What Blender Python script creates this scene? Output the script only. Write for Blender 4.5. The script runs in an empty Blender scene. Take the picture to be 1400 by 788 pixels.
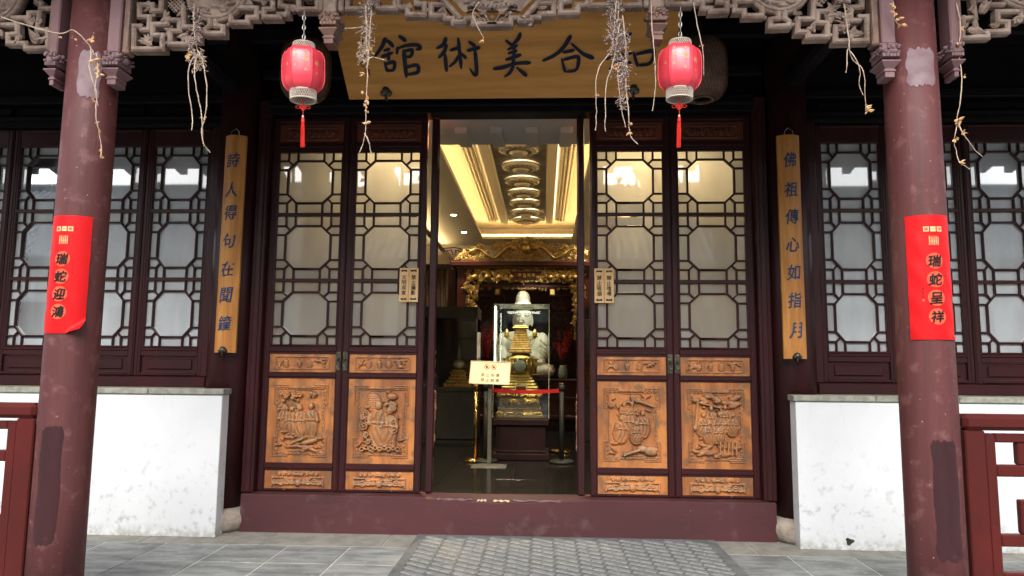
import bpy, math, random
import numpy as np
from mathutils import Vector, Matrix
random.seed(7)
R = math.radians
scene = bpy.context.scene
col = scene.collection

# ------------------------------------------------------------------ camera
yaw, pitch, roll = 0.04515, 0.10985, 0.00902
cy_, sy_, cp_, sp_ = math.cos(yaw), math.sin(yaw), math.cos(pitch), math.sin(pitch)
fwd = Vector((-sy_ * cp_, cy_ * cp_, sp_)); rt = Vector((cy_, sy_, 0)); up = rt.cross(fwd)
r2 = rt * math.cos(roll) + up * math.sin(roll); u2 = up * math.cos(roll) - rt * math.sin(roll)
cam = bpy.data.cameras.new("camera"); cam.sensor_width = 36; cam.lens = 24.686
cam.clip_start = 0.05; cam.clip_end = 600
camo = bpy.data.objects.new("camera", cam); col.objects.link(camo)
mw = Matrix((r2, u2, -fwd)).transposed().to_4x4(); mw.translation = (0.2883, -5.4991, 1.2676)
camo.matrix_world = mw; scene.camera = camo

# ------------------------------------------------------------------ sky, sun, exposure
SUN_EL, SUN_AZ = R(40), R(-176)          # azimuth of the sun, measured from +Y towards +X
w = bpy.data.worlds.new("World"); scene.world = w; w.use_nodes = True
nt = w.node_tree; nt.nodes.clear()
sky = nt.nodes.new("ShaderNodeTexSky"); sky.sky_type = 'NISHITA'; sky.sun_disc = False
sky.sun_elevation = SUN_EL; sky.sun_rotation = SUN_AZ; sky.dust_density = 3.0; sky.air_density = 1.2
hs = nt.nodes.new("ShaderNodeHueSaturation"); hs.inputs['Saturation'].default_value = 0.36
bg = nt.nodes.new("ShaderNodeBackground"); bg.inputs['Strength'].default_value = 0.15
wo = nt.nodes.new("ShaderNodeOutputWorld")
nt.links.new(sky.outputs[0], hs.inputs['Color']); nt.links.new(hs.outputs[0], bg.inputs['Color']); nt.links.new(bg.outputs[0], wo.inputs['Surface'])
sl = bpy.data.lights.new("sun", 'SUN'); sl.energy = .8; sl.angle = R(36); sl.color = (1.0, 0.985, 0.965)
so = bpy.data.objects.new("sun", sl); col.objects.link(so)
sd = Vector((math.sin(SUN_AZ) * math.cos(SUN_EL), math.cos(SUN_AZ) * math.cos(SUN_EL), math.sin(SUN_EL)))
so.rotation_euler = sd.to_track_quat('Z', 'Y').to_euler(); so.location = (0, -6, 12)
vs = scene.view_settings; vs.view_transform = 'Standard'; vs.look = 'None'; vs.exposure = 1.4; vs.gamma = 1; vs.use_curve_mapping = False
scene.render.engine = 'CYCLES'
cy = scene.cycles; cy.use_denoising = True; cy.max_bounces = 10; cy.diffuse_bounces = 5; cy.glossy_bounces = 4
cy.transmission_bounces = 6; cy.transparent_max_bounces = 8; cy.caustics_reflective = False; cy.caustics_refractive = False
cy.sample_clamp_indirect = 4

# ------------------------------------------------------------------ mesh helpers
class MB:
    def __init__(s): s.v = []; s.f = []
    def add(s, vs_, fs):
        o = len(s.v); s.v += [tuple(p) for p in vs_]; s.f += [tuple(i + o for i in f) for f in fs]; return s
    def box(s, x0, x1, y0, y1, z0, z1, c=0.0):
        if c <= 0:
            return s.add([(x, y, z) for x in (x0, x1) for y in (y0, y1) for z in (z0, z1)],
                         [(0, 1, 3, 2), (4, 6, 7, 5), (0, 4, 5, 1), (2, 3, 7, 6), (0, 2, 6, 4), (1, 5, 7, 3)])
        c = min(c, abs(x1 - x0) * .45, abs(y1 - y0) * .45, abs(z1 - z0) * .45)
        lo, hi = (x0, y0, z0), (x1, y1, z1); V = []; idx = {}
        for sx in (0, 1):
            for sy in (0, 1):
                for sz in (0, 1):
                    sg = (sx, sy, sz)
                    for ax in range(3):
                        p = [0, 0, 0]
                        for k in range(3):
                            e = hi[k] if sg[k] else lo[k]
                            p[k] = e if k == ax else (e - c if sg[k] else e + c)
                        idx[(sg, ax)] = len(V); V.append(p)
        F = []
        for ax in range(3):
            a, b = [k for k in range(3) if k != ax]
            for sv in (0, 1):
                q = []
                for (i, j) in ((0, 0), (1, 0), (1, 1), (0, 1)):
                    sg = [0, 0, 0]; sg[ax] = sv; sg[a] = i; sg[b] = j; q.append(idx[(tuple(sg), ax)])
                F.append(tuple(q))
            for i in (0, 1):
                for j in (0, 1):
                    sg0 = [0, 0, 0]; sg0[a] = i; sg0[b] = j; sg1 = list(sg0); sg1[ax] = 1
                    F.append((idx[(tuple(sg0), a)], idx[(tuple(sg1), a)], idx[(tuple(sg1), b)], idx[(tuple(sg0), b)]))
        for sx in (0, 1):
            for sy in (0, 1):
                for sz in (0, 1):
                    F.append(tuple(idx[((sx, sy, sz), k)] for k in range(3)))
        return s.add(V, F)
    def tube(s, path, r, n=6, cap=True):
        P_ = [Vector(p) for p in path]; m = len(P_)
        rr = r if isinstance(r, (list, tuple)) else [r] * m
        V = []; F = []; nrm = None
        for i in range(m):
            t = (P_[min(i + 1, m - 1)] - P_[max(i - 1, 0)])
            if t.length < 1e-9: t = Vector((0, 0, 1))
            t.normalize()
            if nrm is None:
                nrm = t.cross(Vector((0, 1, 0)) if abs(t.y) < .9 else Vector((1, 0, 0))).normalized()
            else:
                nrm = (nrm - t * nrm.dot(t))
                if nrm.length < 1e-6: nrm = t.orthogonal()
                nrm.normalize()
            b = t.cross(nrm)
            for k in range(n):
                a = 2 * math.pi * k / n; V.append(P_[i] + (nrm * math.cos(a) + b * math.sin(a)) * rr[i])
        for i in range(m - 1):
            for k in range(n):
                F.append((i * n + k, i * n + (k + 1) % n, (i + 1) * n + (k + 1) % n, (i + 1) * n + k))
        if cap: F.append(tuple(range(n))[::-1]); F.append(tuple((m - 1) * n + k for k in range(n)))
        return s.add(V, F)
    def bar2d(s, path, wd, y0, y1, c=.3):
        """a bar swept along a path in the XZ plane, mitred corners, chamfered section between y0 (front) and y1"""
        P_ = [Vector((p[0], p[1])) for p in path]; m = len(P_); h = wd / 2; k = wd * c
        prof = [(-h, y1), (-h, y0 + k), (-h + k, y0), (h - k, y0), (h, y0 + k), (h, y1)]
        V = []; F = []
        for i in range(m):
            d0 = (P_[i] - P_[i - 1]).normalized() if i > 0 else (P_[1] - P_[0]).normalized()
            d1 = (P_[i + 1] - P_[i]).normalized() if i < m - 1 else d0
            n0 = Vector((-d0.y, d0.x)); n1 = Vector((-d1.y, d1.x)); mm = (n0 + n1)
            if mm.length < 1e-4: mm = n0
            mm.normalize(); mm = mm / max(.45, mm.dot(n0))
            ext = Vector((0, 0))
            if i == 0: ext = -d0 * h
            if i == m - 1: ext = d0 * h
            for (u, y) in prof:
                q = P_[i] + mm * u + ext; V.append((q.x, y, q.y))
        n = len(prof)
        for i in range(m - 1):
            for j in range(n):
                F.append((i * n + j, i * n + (j + 1) % n, (i + 1) * n + (j + 1) % n, (i + 1) * n + j))
        F.append(tuple(range(n))[::-1]); F.append(tuple((m - 1) * n + j for j in range(n)))
        return s.add(V, F)
    def lathe(s, prof, n=24, c=(0, 0, 0), rf=None, cap=True, axis='Z'):
        V = []; F = []; m = len(prof)
        for (r, z) in prof:
            for k in range(n):
                a = 2 * math.pi * k / n; q = r * (rf(a, z) if rf else 1)
                if axis == 'Z': V.append((c[0] + q * math.cos(a), c[1] + q * math.sin(a), c[2] + z))
                else: V.append((c[0] + q * math.cos(a), c[1] - z, c[2] + q * math.sin(a)))
        for i in range(m - 1):
            for k in range(n):
                F.append((i * n + k, i * n + (k + 1) % n, (i + 1) * n + (k + 1) % n, (i + 1) * n + k))
        if cap: F.append(tuple(range(n))[::-1]); F.append(tuple((m - 1) * n + k for k in range(n)))
        return s.add(V, F)
    def prism(s, poly, y0, y1):
        n = len(poly)
        return s.add([(x, y0, z) for x, z in poly] + [(x, y1, z) for x, z in poly],
                     [tuple(range(n)), tuple(range(2 * n - 1, n - 1, -1))] + [(i, i + n, (i + 1) % n + n, (i + 1) % n) for i in range(n)])
    def ball(s, c, r, nu=10, nv=7):
        rx, ry, rz = r if isinstance(r, (list, tuple)) else (r, r, r)
        V = [(c[0], c[1], c[2] - rz)]; F = []
        for i in range(1, nv):
            p = -math.pi / 2 + math.pi * i / nv
            for k in range(nu):
                a = 2 * math.pi * k / nu
                V.append((c[0] + rx * math.cos(p) * math.cos(a), c[1] + ry * math.cos(p) * math.sin(a), c[2] + rz * math.sin(p)))
        V.append((c[0], c[1], c[2] + rz)); L = len(V) - 1
        for k in range(nu): F.append((0, 1 + (k + 1) % nu, 1 + k)); F.append((L, L - nu + k, L - nu + (k + 1) % nu))
        for i in range(nv - 2):
            for k in range(nu):
                a = 1 + i * nu; F.append((a + k, a + (k + 1) % nu, a + nu + (k + 1) % nu, a + nu + k))
        return s.add(V, F)
    def leaf(s, c, d, ln, wd, nrm=(0, -1, 0), curl=.25):
        c = Vector(c); d = Vector(d).normalized(); nv = Vector(nrm); sd_ = d.cross(nv).normalized(); nv = sd_.cross(d)
        pts = []
        for t, wv, hh in ((0, .12, 0), (.3, .95, .5), (.65, .8, .6), (1, .06, 0)):
            q = c + d * ln * t
            pts += [q - sd_ * wd * wv * .5 - nv * curl * wd * hh, q + nv * .12 * wd * hh, q + sd_ * wd * wv * .5 - nv * curl * wd * hh]
        F = []
        for i in range(3):
            a = i * 3; F += [(a, a + 1, a + 4, a + 3), (a + 1, a + 2, a + 5, a + 4)]
        return s.add(pts, F)
    def mesh(s, name, mat, smooth=False, off=(0, 0, 0)):
        me = bpy.data.meshes.new(name)
        if off != (0, 0, 0): vv = [(a - off[0], b - off[1], c - off[2]) for a, b, c in s.v]
        else: vv = s.v
        me.from_pydata(vv, [], s.f); 
        if mat: me.materials.append(mat)
        if smooth: me.shade_smooth()
        me.update(); return me

def crom(pts, k=6):
    """Catmull-Rom through tuples"""
    A = np.array(pts, float)
    if len(A) < 3:
        return [tuple(A[0] + (A[-1] - A[0]) * t) for t in np.linspace(0, 1, k + 1)]
    B = np.vstack([2 * A[0] - A[1], A, 2 * A[-1] - A[-2]]); out = []
    for i in range(1, len(B) - 2):
        for j in range(k):
            t = j / k; p0, p1, p2, p3 = B[i - 1], B[i], B[i + 1], B[i + 2]
            out.append(tuple(.5 * (2 * p1 + (p2 - p0) * t + (2 * p0 - 5 * p1 + 4 * p2 - p3) * t * t + (3 * p1 - p0 - 3 * p2 + p3) * t ** 3)))
    out.append(tuple(A[-1])); return out

def tag(o, label=None, cat=None, group=None, kind=None):
    if label: o["label"] = label
    if cat: o["category"] = cat
    if group: o["group"] = group
    if kind: o["kind"] = kind
    return o
def thing(name, label, cat, loc=(0, 0, 0), rot=(0, 0, 0), group=None):
    o = bpy.data.objects.new(name, None); col.objects.link(o); o.empty_display_size = .1
    o.location = loc; o.rotation_euler = rot; return tag(o, label, cat, group)
def rootoff(p):
    o = Vector((0, 0, 0))
    while p is not None: o += Vector(p.location); p = p.parent
    return tuple(o)
def obj(name, me, parent=None, loc=(0, 0, 0), rot=(0, 0, 0), kind=None, scale=None):
    o = bpy.data.objects.new(name, me); col.objects.link(o); o.parent = parent; o.location = loc; o.rotation_euler = rot
    if scale: o.scale = scale
    if kind: o["kind"] = kind
    return o
def part(name, mb, mat, parent, smooth=False, world=True, kind=None):
    """a part; the shape is given in world coordinates unless world is False"""
    return obj(name, mb.mesh(name, mat, smooth, rootoff(parent) if world else (0, 0, 0)), parent, kind=kind)
def struct(name, mb, mat, label=None, smooth=False):
    return tag(obj(name, mb.mesh(name, mat, smooth)), label, None, None, "structure")
CACHE = {}
def shared(key, fn):
    if key not in CACHE: CACHE[key] = fn()
    return CACHE[key]

# ------------------------------------------------------------------ materials
def mat(name, c, rough=.6, c2=None, scale=6, stretch=(1, 1, 1), lo=.35, hi=.65, bump=.15, bscale=70, metal=0, spec=.28,
        coat=0, detail=6, rv=.1, rnd=0, chips=None, stain=None):
    m = bpy.data.materials.new(name); m.use_nodes = True; t = m.node_tree; N = t.nodes; L = t.links
    b = N["Principled BSDF"]; b.inputs['Metallic'].default_value = metal; b.inputs['Specular IOR Level'].default_value = spec
    b.inputs['Coat Weight'].default_value = coat; b.inputs['Coat Roughness'].default_value = .25
    g = N.new("ShaderNodeNewGeometry"); mp = N.new("ShaderNodeMapping"); mp.inputs['Scale'].default_value = stretch
    L.new(g.outputs['Position'], mp.inputs['Vector'])
    def noise(sc, dt=detail, src=mp):
        n = N.new("ShaderNodeTexNoise"); n.inputs['Scale'].default_value = sc; n.inputs['Detail'].default_value = dt
        n.inputs['Roughness'].default_value = .6; L.new(src.outputs[0], n.inputs['Vector']); return n
    def ramp(src, a, bb):
        q = N.new("ShaderNodeMapRange"); q.inputs['From Min'].default_value = a; q.inputs['From Max'].default_value = bb; q.interpolation_type = 'SMOOTHSTEP'
        L.new(src, q.inputs['Value']); return q.outputs['Result']
    def mix(fac, a, bcol, mode='MIX'):
        q = N.new("ShaderNodeMix"); q.data_type = 'RGBA'; q.blend_type = mode
        if isinstance(fac, (int, float)): q.inputs[0].default_value = fac
        else: L.new(fac, q.inputs[0])
        for k, vv in ((6, a), (7, bcol)):
            if isinstance(vv, (tuple, list)): q.inputs[k].default_value = (*vv[:3], 1)
            else: L.new(vv, q.inputs[k])
        return q.outputs[2]
    c2 = c2 or tuple(x * .72 for x in c)
    n1 = noise(scale); out = mix(ramp(n1.outputs['Fac'], lo, hi), c, c2)
    if chips:                       # (colour, scale, threshold): small flaked spots
        n3 = noise(chips[1], 4, g); out = mix(ramp(n3.outputs['Fac'], chips[2], chips[2] + .02), out, chips[0])
    if stain:                       # (colour, scale, lo, hi, strength)
        n4 = noise(stain[1], 5, g); q = N.new("ShaderNodeMath"); q.operation = 'MULTIPLY'; q.inputs[1].default_value = stain[4]
        L.new(ramp(n4.outputs['Fac'], stain[2], stain[3]), q.inputs[0]); out = mix(q.outputs[0], out, stain[0])
    if rnd:
        oi = N.new("ShaderNodeObjectInfo"); q = N.new("ShaderNodeMapRange"); q.inputs['To Min'].default_value = 1 - rnd; q.inputs['To Max'].default_value = 1 + rnd
        L.new(oi.outputs['Random'], q.inputs['Value']); out = mix(1.0, out, q.outputs['Result'], 'MULTIPLY')
    L.new(out, b.inputs['Base Color'])
    rr = N.new("ShaderNodeMapRange"); rr.inputs['To Min'].default_value = max(.02, rough - rv); rr.inputs['To Max'].default_value = min(1, rough + rv)
    L.new(n1.outputs['Fac'], rr.inputs['Value']); L.new(rr.outputs[0], b.inputs['Roughness'])
    if bump:
        n2 = noise(bscale, 5); bp = N.new("ShaderNodeBump"); bp.inputs['Strength'].default_value = bump; bp.inputs['Distance'].default_value = .01
        L.new(n2.outputs['Fac'], bp.inputs['Height']); L.new(bp.outputs[0], b.inputs['Normal'])
    m["h"] = 1
    return m, t, b, dict(noise=noise, ramp=ramp, mix=mix, g=g, mp=mp, out=out)
def M(*a, **k): return mat(*a, **k)[0]
def emit(name, c, s):
    m = bpy.data.materials.new(name); m.use_nodes = True; b = m.node_tree.nodes["Principled BSDF"]
    b.inputs['Base Color'].default_value = (*c, 1); b.inputs['Emission Color'].default_value = (*c, 1); b.inputs['Emission Strength'].default_value = s; return m

m_col = M("column_paint", (.108, .034, .033), .55, (.082, .025, .025), 3, (4, 4, .22), bump=.22, bscale=34, chips=((.42, .27, .25), 48, .7), stain=((.2, .09, .088), 12, .52, .7, .5))
m_frame = M("maroon_lacquer", (.042, .0102, .0112), .36, (.028, .0075, .0082), 4, (1, 1, .4), bump=.1, bscale=50, chips=((.2, .1, .09), 45, .77))
m_sill = M("worn_maroon_beam", (.076, .024, .0265), .55, (.06, .02, .0225), 3, (.4, 1, 1), bump=.15, bscale=40, chips=((.3, .16, .13), 26, .735), stain=((.15, .1, .1), 5, .55, .75, .45))
m_shade_dark = M("shade_dark_beam_paint", (.009, .0068, .0075), .55, (.006, .0045, .005), 4, bump=.1, spec=.1)  # upper woodwork coloured near black for the shade under the eave
m_rail = M("red_railing_paint", (.085, .0115, .009), .4, (.065, .0095, .0075), 4, bump=.08, chips=((.35, .2, .17), 40, .78))
m_panelwood = M("old_panel_wood", (.5, .2, .055), .45, (.33, .11, .03), 4, (1, 1, .35), bump=.12, bscale=60)
m_topwood = M("dark_red_panel_wood", (.17, .045, .02), .45, (.11, .03, .015), 5, (.4, 1, 1), bump=.1)
m_plaque = M("plaque_wood", (.78, .38, .1), .5, (.58, .26, .06), 5, (.22, 1, 3.2), bump=.05, bscale=25, lo=.3, hi=.7)
m_bamboo = M("couplet_wood", (.6, .27, .07), .4, (.44, .175, .042), 7, (3, 1, .3), bump=.06)
m_ink = M("navy_ink", (.008, .016, .04), .6, (.006, .012, .028), 20, bump=0)
m_blue = M("blue_paint", (.03, .07, .15), .6, (.02, .045, .1), 30, bump=0)
m_black = M("black_ink", (.008, .007, .007), .6, bump=0)
m_gold_ink = M("pale_gold_print", (.75, .5, .25), .5, bump=0)
m_peach = M("orange_red_print", (.72, .1, .045), .6, bump=0)
m_poster = M("red_poster_paper", (.6, .009, .011), .45, (.53, .008, .01), 3, bump=.08, bscale=14, spec=.15)
m_posterback = M("white_paper_back", (.75, .7, .68), .7, bump=0)
m_stone = M("rough_stone", (.36, .31, .25), .9, (.24, .2, .16), 14, bump=.6, bscale=45)
m_cap = M("grey_capstone", (.3, .3, .25), .85, (.2, .2, .165), 18, bump=.35, bscale=60, rnd=.1)
m_frieze = M("weathered_carved_wood", (.285, .212, .17), .75, (.14, .092, .072), 11, bump=.35, bscale=70, stain=((.44, .38, .34), 22, .55, .72, .6))
m_friezedk = M("aged_brown_wood", (.22, .13, .1), .75, (.14, .085, .07), 10, bump=.3)
m_capital = M("plum_carved_wood", (.2, .12, .125), .7, (.13, .08, .085), 14, bump=.25)
m_postpaint = M("faded_plum_post", (.2, .115, .12), .6, (.15, .08, .085), 4, (1, 1, .3), bump=.15)
m_vine = M("dry_vine", (.55, .45, .36), .8, (.38, .28, .2), 30, bump=.2)
m_vine2 = M("grey_twig", (.6, .5, .44), .9, (.09, .06, .055), 90, bump=0, lo=.42, hi=.56, detail=2, stain=((.5, .2, .22), 60, .58, .64, .8))
m_dleaf = M("dry_leaf", (.62, .4, .2), .8, (.5, .26, .12), 20, bump=.2)
m_lred = M("red_lantern_cloth", (.8, .06, .09), .32, (.74, .045, .07), 6, bump=.04, coat=.3, spec=.5)
m_lwhite = M("pale_lantern_collar", (.7, .62, .52), .5, bump=0)
m_tassel = M("red_tassel", (.7, .03, .02), .6, bump=0)
m_wicker = M("brown_wicker", (.12, .065, .035), .6, (.07, .04, .02), 20, bump=.2)
m_steel = M("pale_chain_steel", (.6, .57, .53), .35, metal=1, bump=0)
m_bronze = M("dark_bronze", (.12, .11, .08), .45, (.06, .055, .045), 30, metal=.8, bump=.2)
m_slab = M("grey_slate_paving", (.27, .28, .27), .62, (.15, .157, .152), 5, (.7, 2.2, 1), bump=.3, bscale=90, rnd=.12, stain=((.36, .36, .33), 16, .55, .7, .6), rv=.15)
m_joint = M("pale_mortar", (.55, .55, .52), .9, (.4, .4, .38), 20, bump=.2)
m_edge = M("beige_edging_stone", (.27, .255, .22), .85, (.2, .19, .165), 8, bump=.3)
m_court = M("courtyard_paving", (.26, .26, .245), .8, (.2, .2, .19), 1.5, bump=.2)
m_mat = M("rubber_mat_ridge", (.235, .24, .235), .75, (.175, .18, .175), 25, bump=.7, bscale=190)
m_matdk = M("rubber_mat_base", (.15, .153, .15), .85, bump=.3)
m_board = M("pale_eave_board", (.3, .3, .27), .9, (.22, .22, .2), 4, bump=.2)
m_tile = M("grey_roof_tile", (.09, .095, .1), .8, (.06, .063, .067), 5, bump=.3)
m_tile2 = M("pale_roof_tile", (.3, .31, .31), .8, (.2, .205, .21), 5, bump=.3)
m_oppwall = M("far_plaster", (.72, .73, .73), .9, (.42, .42, .4), 1, bump=.1)
# plaster with scuffs that thicken towards its foot
m_plaster, t_, b_, h_ = mat("white_plaster", (.65, .664, .672), .85, (.61, .624, .632), 2, bump=.12, bscale=30)
sx_ = t_.nodes.new("ShaderNodeSeparateXYZ"); t_.links.new(h_['g'].outputs['Position'], sx_.inputs[0])
gr = h_['ramp'](sx_.outputs['Z'], .95, .0)
n_ = h_['noise'](13, 12, h_['g']); n_.inputs['Roughness'].default_value = .66; n_.inputs['Distortion'].default_value = .25
md = t_.nodes.new("ShaderNodeMath"); md.operation = 'MULTIPLY'; t_.links.new(h_['ramp'](n_.outputs['Fac'], .52, .68), md.inputs[0]); t_.links.new(gr, md.inputs[1])
md2 = t_.nodes.new("ShaderNodeMath"); md2.operation = 'MULTIPLY'; md2.inputs[1].default_value = .6; t_.links.new(md.outputs[0], md2.inputs[0])
o1 = h_['mix'](md2.outputs[0], h_['out'], (.27, .28, .27))
n2_ = h_['noise'](16, 6, h_['g']); sp_ = t_.nodes.new("ShaderNodeMath"); sp_.operation = 'MULTIPLY'; t_.links.new(h_['ramp'](sx_.outputs['Z'], .11, -.01), sp_.inputs[0]); t_.links.new(h_['ramp'](n2_.outputs['Fac'], .35, .65), sp_.inputs[1])
mp2 = t_.nodes.new("ShaderNodeMapping"); mp2.inputs['Scale'].default_value = (9, 9, .5); t_.links.new(h_['g'].outputs['Position'], mp2.inputs['Vector']); n3_ = h_['noise'](1.6, 5, mp2)   # runs below the capping
st_ = t_.nodes.new("ShaderNodeMath"); st_.operation = 'MULTIPLY'; t_.links.new(h_['ramp'](n3_.outputs['Fac'], .58, .74), st_.inputs[0]); t_.links.new(h_['ramp'](sx_.outputs['Z'], .55, 1.05), st_.inputs[1])
st2 = t_.nodes.new("ShaderNodeMath"); st2.operation = 'MULTIPLY'; st2.inputs[1].default_value = .4; t_.links.new(st_.outputs[0], st2.inputs[0])
t_.links.new(h_['mix'](sp_.outputs[0], h_['mix'](st2.outputs[0], o1, (.5, .5, .47)), (.36, .34, .3)), b_.inputs['Base Color'])
# carved door panels: varnished orange ground, greyed and worn where the carving stands
m_carve, t_, b_, h_ = mat("carved_orange_wood", (.5, .19, .052), .42, (.235, .08, .025), 3.2, (2, 1, .45), bump=.3, bscale=60, lo=.33, hi=.66, stain=((.15, .08, .04), 9, .48, .64, .8), spec=.45)
at = t_.nodes.new("ShaderNodeAttribute"); at.attribute_name = "carved"
n_ = h_['noise'](28, 4, h_['g']); md = t_.nodes.new("ShaderNodeMath"); md.operation = 'MULTIPLY'
t_.links.new(at.outputs['Fac'], md.inputs[0]); t_.links.new(h_['ramp'](n_.outputs['Fac'], .2, .75), md.inputs[1])
wr = h_['mix'](h_['ramp'](at.outputs['Fac'], .7, 1.0), (.17, .098, .052), (.36, .215, .11))     # high spots rubbed paler
t_.links.new(h_['mix'](md.outputs[0], h_['out'], wr), b_.inputs['Base Color'])
# frosted glass: milky sheet that lets diffused light through and mirrors the courtyard at its surface
def frosted(name, c, tr):
    m = bpy.data.materials.new(name); m.use_nodes = True; t = m.node_tree; N = t.nodes; L = t.links; N.clear()
    o = N.new("ShaderNodeOutputMaterial"); d = N.new("ShaderNodeBsdfDiffuse")
    ge = N.new("ShaderNodeNewGeometry"); mp = N.new("ShaderNodeMapping"); mp.inputs['Scale'].default_value = (3, 1, .7); L.new(ge.outputs['Position'], mp.inputs['Vector'])
    ns = N.new("ShaderNodeTexNoise"); ns.inputs['Scale'].default_value = 2.2; ns.inputs['Detail'].default_value = 7; ns.inputs['Roughness'].default_value = .65; L.new(mp.outputs[0], ns.inputs['Vector'])
    oi = N.new("ShaderNodeObjectInfo")
    mx = N.new("ShaderNodeMix"); mx.data_type = 'RGBA'; mx.inputs[6].default_value = (*[q * .6 for q in c], 1); mx.inputs[7].default_value = (*[q * 1.25 for q in c], 1); L.new(ns.outputs['Fac'], mx.inputs[0]); L.new(mx.outputs[2], d.inputs['Color'])
    n2 = N.new("ShaderNodeTexNoise"); n2.inputs['Scale'].default_value = 60; n2.inputs['Detail'].default_value = 4; L.new(ge.outputs['Position'], n2.inputs['Vector'])
    rf = N.new("ShaderNodeBsdfRefraction"); rf.inputs['IOR'].default_value = 1.3; rf.inputs['Roughness'].default_value = .42; rf.inputs['Color'].default_value = (.92, .9, .84, 1)
    tl = N.new("ShaderNodeBsdfTranslucent"); tl.inputs['Color'].default_value = (.85, .84, .78, 1)
    ta = N.new("ShaderNodeMixShader"); ta.inputs[0].default_value = .45; L.new(rf.outputs[0], ta.inputs[1]); L.new(tl.outputs[0], ta.inputs[2])
    g = N.new("ShaderNodeBsdfGlossy"); g.inputs['Roughness'].default_value = .025; g.inputs['Color'].default_value = (1, 1, 1, 1)
    ad = N.new("ShaderNodeMath"); ad.operation = 'ADD'; L.new(ns.outputs['Fac'], ad.inputs[0]); L.new(oi.outputs['Random'], ad.inputs[1])
    mr = N.new("ShaderNodeMapRange"); mr.inputs['From Max'].default_value = 2; mr.inputs['To Min'].default_value = tr - .2; mr.inputs['To Max'].default_value = tr + .2; L.new(ad.outputs[0], mr.inputs['Value'])
    a = N.new("ShaderNodeMixShader"); L.new(mr.outputs[0], a.inputs[0]); L.new(d.outputs[0], a.inputs[1]); L.new(ta.outputs[0], a.inputs[2])
    fr = N.new("ShaderNodeFresnel"); fr.inputs['IOR'].default_value = 1.6
    f2 = N.new("ShaderNodeMath"); f2.operation = 'MULTIPLY_ADD'; f2.inputs[1].default_value = 1.6; f2.inputs[2].default_value = .08; L.new(fr.outputs[0], f2.inputs[0])
    b = N.new("ShaderNodeMixShader"); L.new(f2.outputs[0], b.inputs[0]); L.new(a.outputs[0], b.inputs[1]); L.new(g.outputs[0], b.inputs[2]); L.new(b.outputs[0], o.inputs['Surface'])
    return m
m_glass = frosted("frosted_glass", (.46, .45, .42), .56)
m_glass2 = frosted("window_frosted_glass", (.7, .74, .76), .26)
m_clear = bpy.data.materials.new("clear_glass"); m_clear.use_nodes = True
t_ = m_clear.node_tree; t_.nodes.clear(); o_ = t_.nodes.new("ShaderNodeOutputMaterial"); a_ = t_.nodes.new("ShaderNodeBsdfTransparent"); a_.inputs[0].default_value = (.93, .96, .95, 1)
g_ = t_.nodes.new("ShaderNodeBsdfGlossy"); g_.inputs['Roughness'].default_value = .02; x_ = t_.nodes.new("ShaderNodeMixShader"); f_ = t_.nodes.new("ShaderNodeFresnel"); f_.inputs['IOR'].default_value = 1.45
t_.links.new(f_.outputs[0], x_.inputs[0]); t_.links.new(a_.outputs[0], x_.inputs[1]); t_.links.new(g_.outputs[0], x_.inputs[2]); t_.links.new(x_.outputs[0], o_.inputs['Surface'])

# ------------------------------------------------------------------ lettering
def glyph(ch, bold=.0, ext=.012):
    """flat vertices and faces of one character, centred, one unit tall, in the XZ plane facing -Y"""
    def fn():
        c = bpy.data.curves.new("glyph", 'FONT'); c.body = ch; c.extrude = ext; c.offset = bold; c.resolution_u = 2
        o = bpy.data.objects.new("glyph", c); col.objects.link(o); dg = bpy.context.evaluated_depsgraph_get()
        me = bpy.data.meshes.new_from_object(o.evaluated_get(dg))
        V = np.array([v.co[:] for v in me.vertices]); F = [tuple(p.vertices) for p in me.polygons]
        bpy.data.objects.remove(o); bpy.data.curves.remove(c); bpy.data.meshes.remove(me)
        mn, mx = V.min(0), V.max(0); V = (V - (mn + mx) / 2) / max(mx[0] - mn[0], mx[1] - mn[1])
        return [(v[0], -v[2], v[1]) for v in V], F
    return shared(("glyph", ch, bold, ext), fn)
def put_char(ch, mt, parent, c, size, bold=.0, shear=.0, sx=1., ext=.012, name="character", fn=None):
    V, F = glyph(ch, 0, ext)
    mb = MB()
    for i, (ox, oz) in enumerate([(0, 0)] + ([(bold, 0), (-bold, 0), (0, bold), (0, -bold)] if bold else [])):     # a heavier stroke from slightly shifted layers
        mb.add([(c[0] + (x * sx + ox + z * shear) * size, c[1] + y * size * .4 - i * .0002, c[2] + (z + oz + x * .06 * (1 if shear else 0)) * size) for x, y, z in V], F)
    if fn: mb.v = [fn(*p) for p in mb.v]
    return part(name, mb, mt, parent)
def brush(mb, st, y0, y1):
    P_ = crom(st, 7); n = len(P_); Lf = []; Rt = []
    for i, (x, z, wd) in enumerate(P_):
        a = np.array(P_[max(i - 1, 0)][:2]); b = np.array(P_[min(i + 1, n - 1)][:2]); d = b - a; d = d / (np.linalg.norm(d) + 1e-9); nn = np.array((-d[1], d[0]))
        if i in (0, n - 1):
            q = np.array((x, z)) + d * wd * .3 * (-1 if i == 0 else 1); ww = wd * .45
        else: q = np.array((x, z)); ww = wd
        Lf.append(q + nn * ww / 2); Rt.append(q - nn * ww / 2)
    V = [(p[0], y0, p[1]) for p in Lf] + [(p[0], y0, p[1]) for p in Rt] + [(p[0], y1, p[1]) for p in Lf] + [(p[0], y1, p[1]) for p in Rt]
    F = []
    for i in range(n - 1): F += [(i, i + 1, n + i + 1, n + i), (i, 2 * n + i, 2 * n + i + 1, i + 1), (n + i, n + i + 1, 3 * n + i + 1, 3 * n + i)]
    F += [(0, n, 3 * n, 2 * n), (n - 1, 3 * n - 1, 4 * n - 1, 2 * n - 1)]
    mb.add(V, F)
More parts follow.
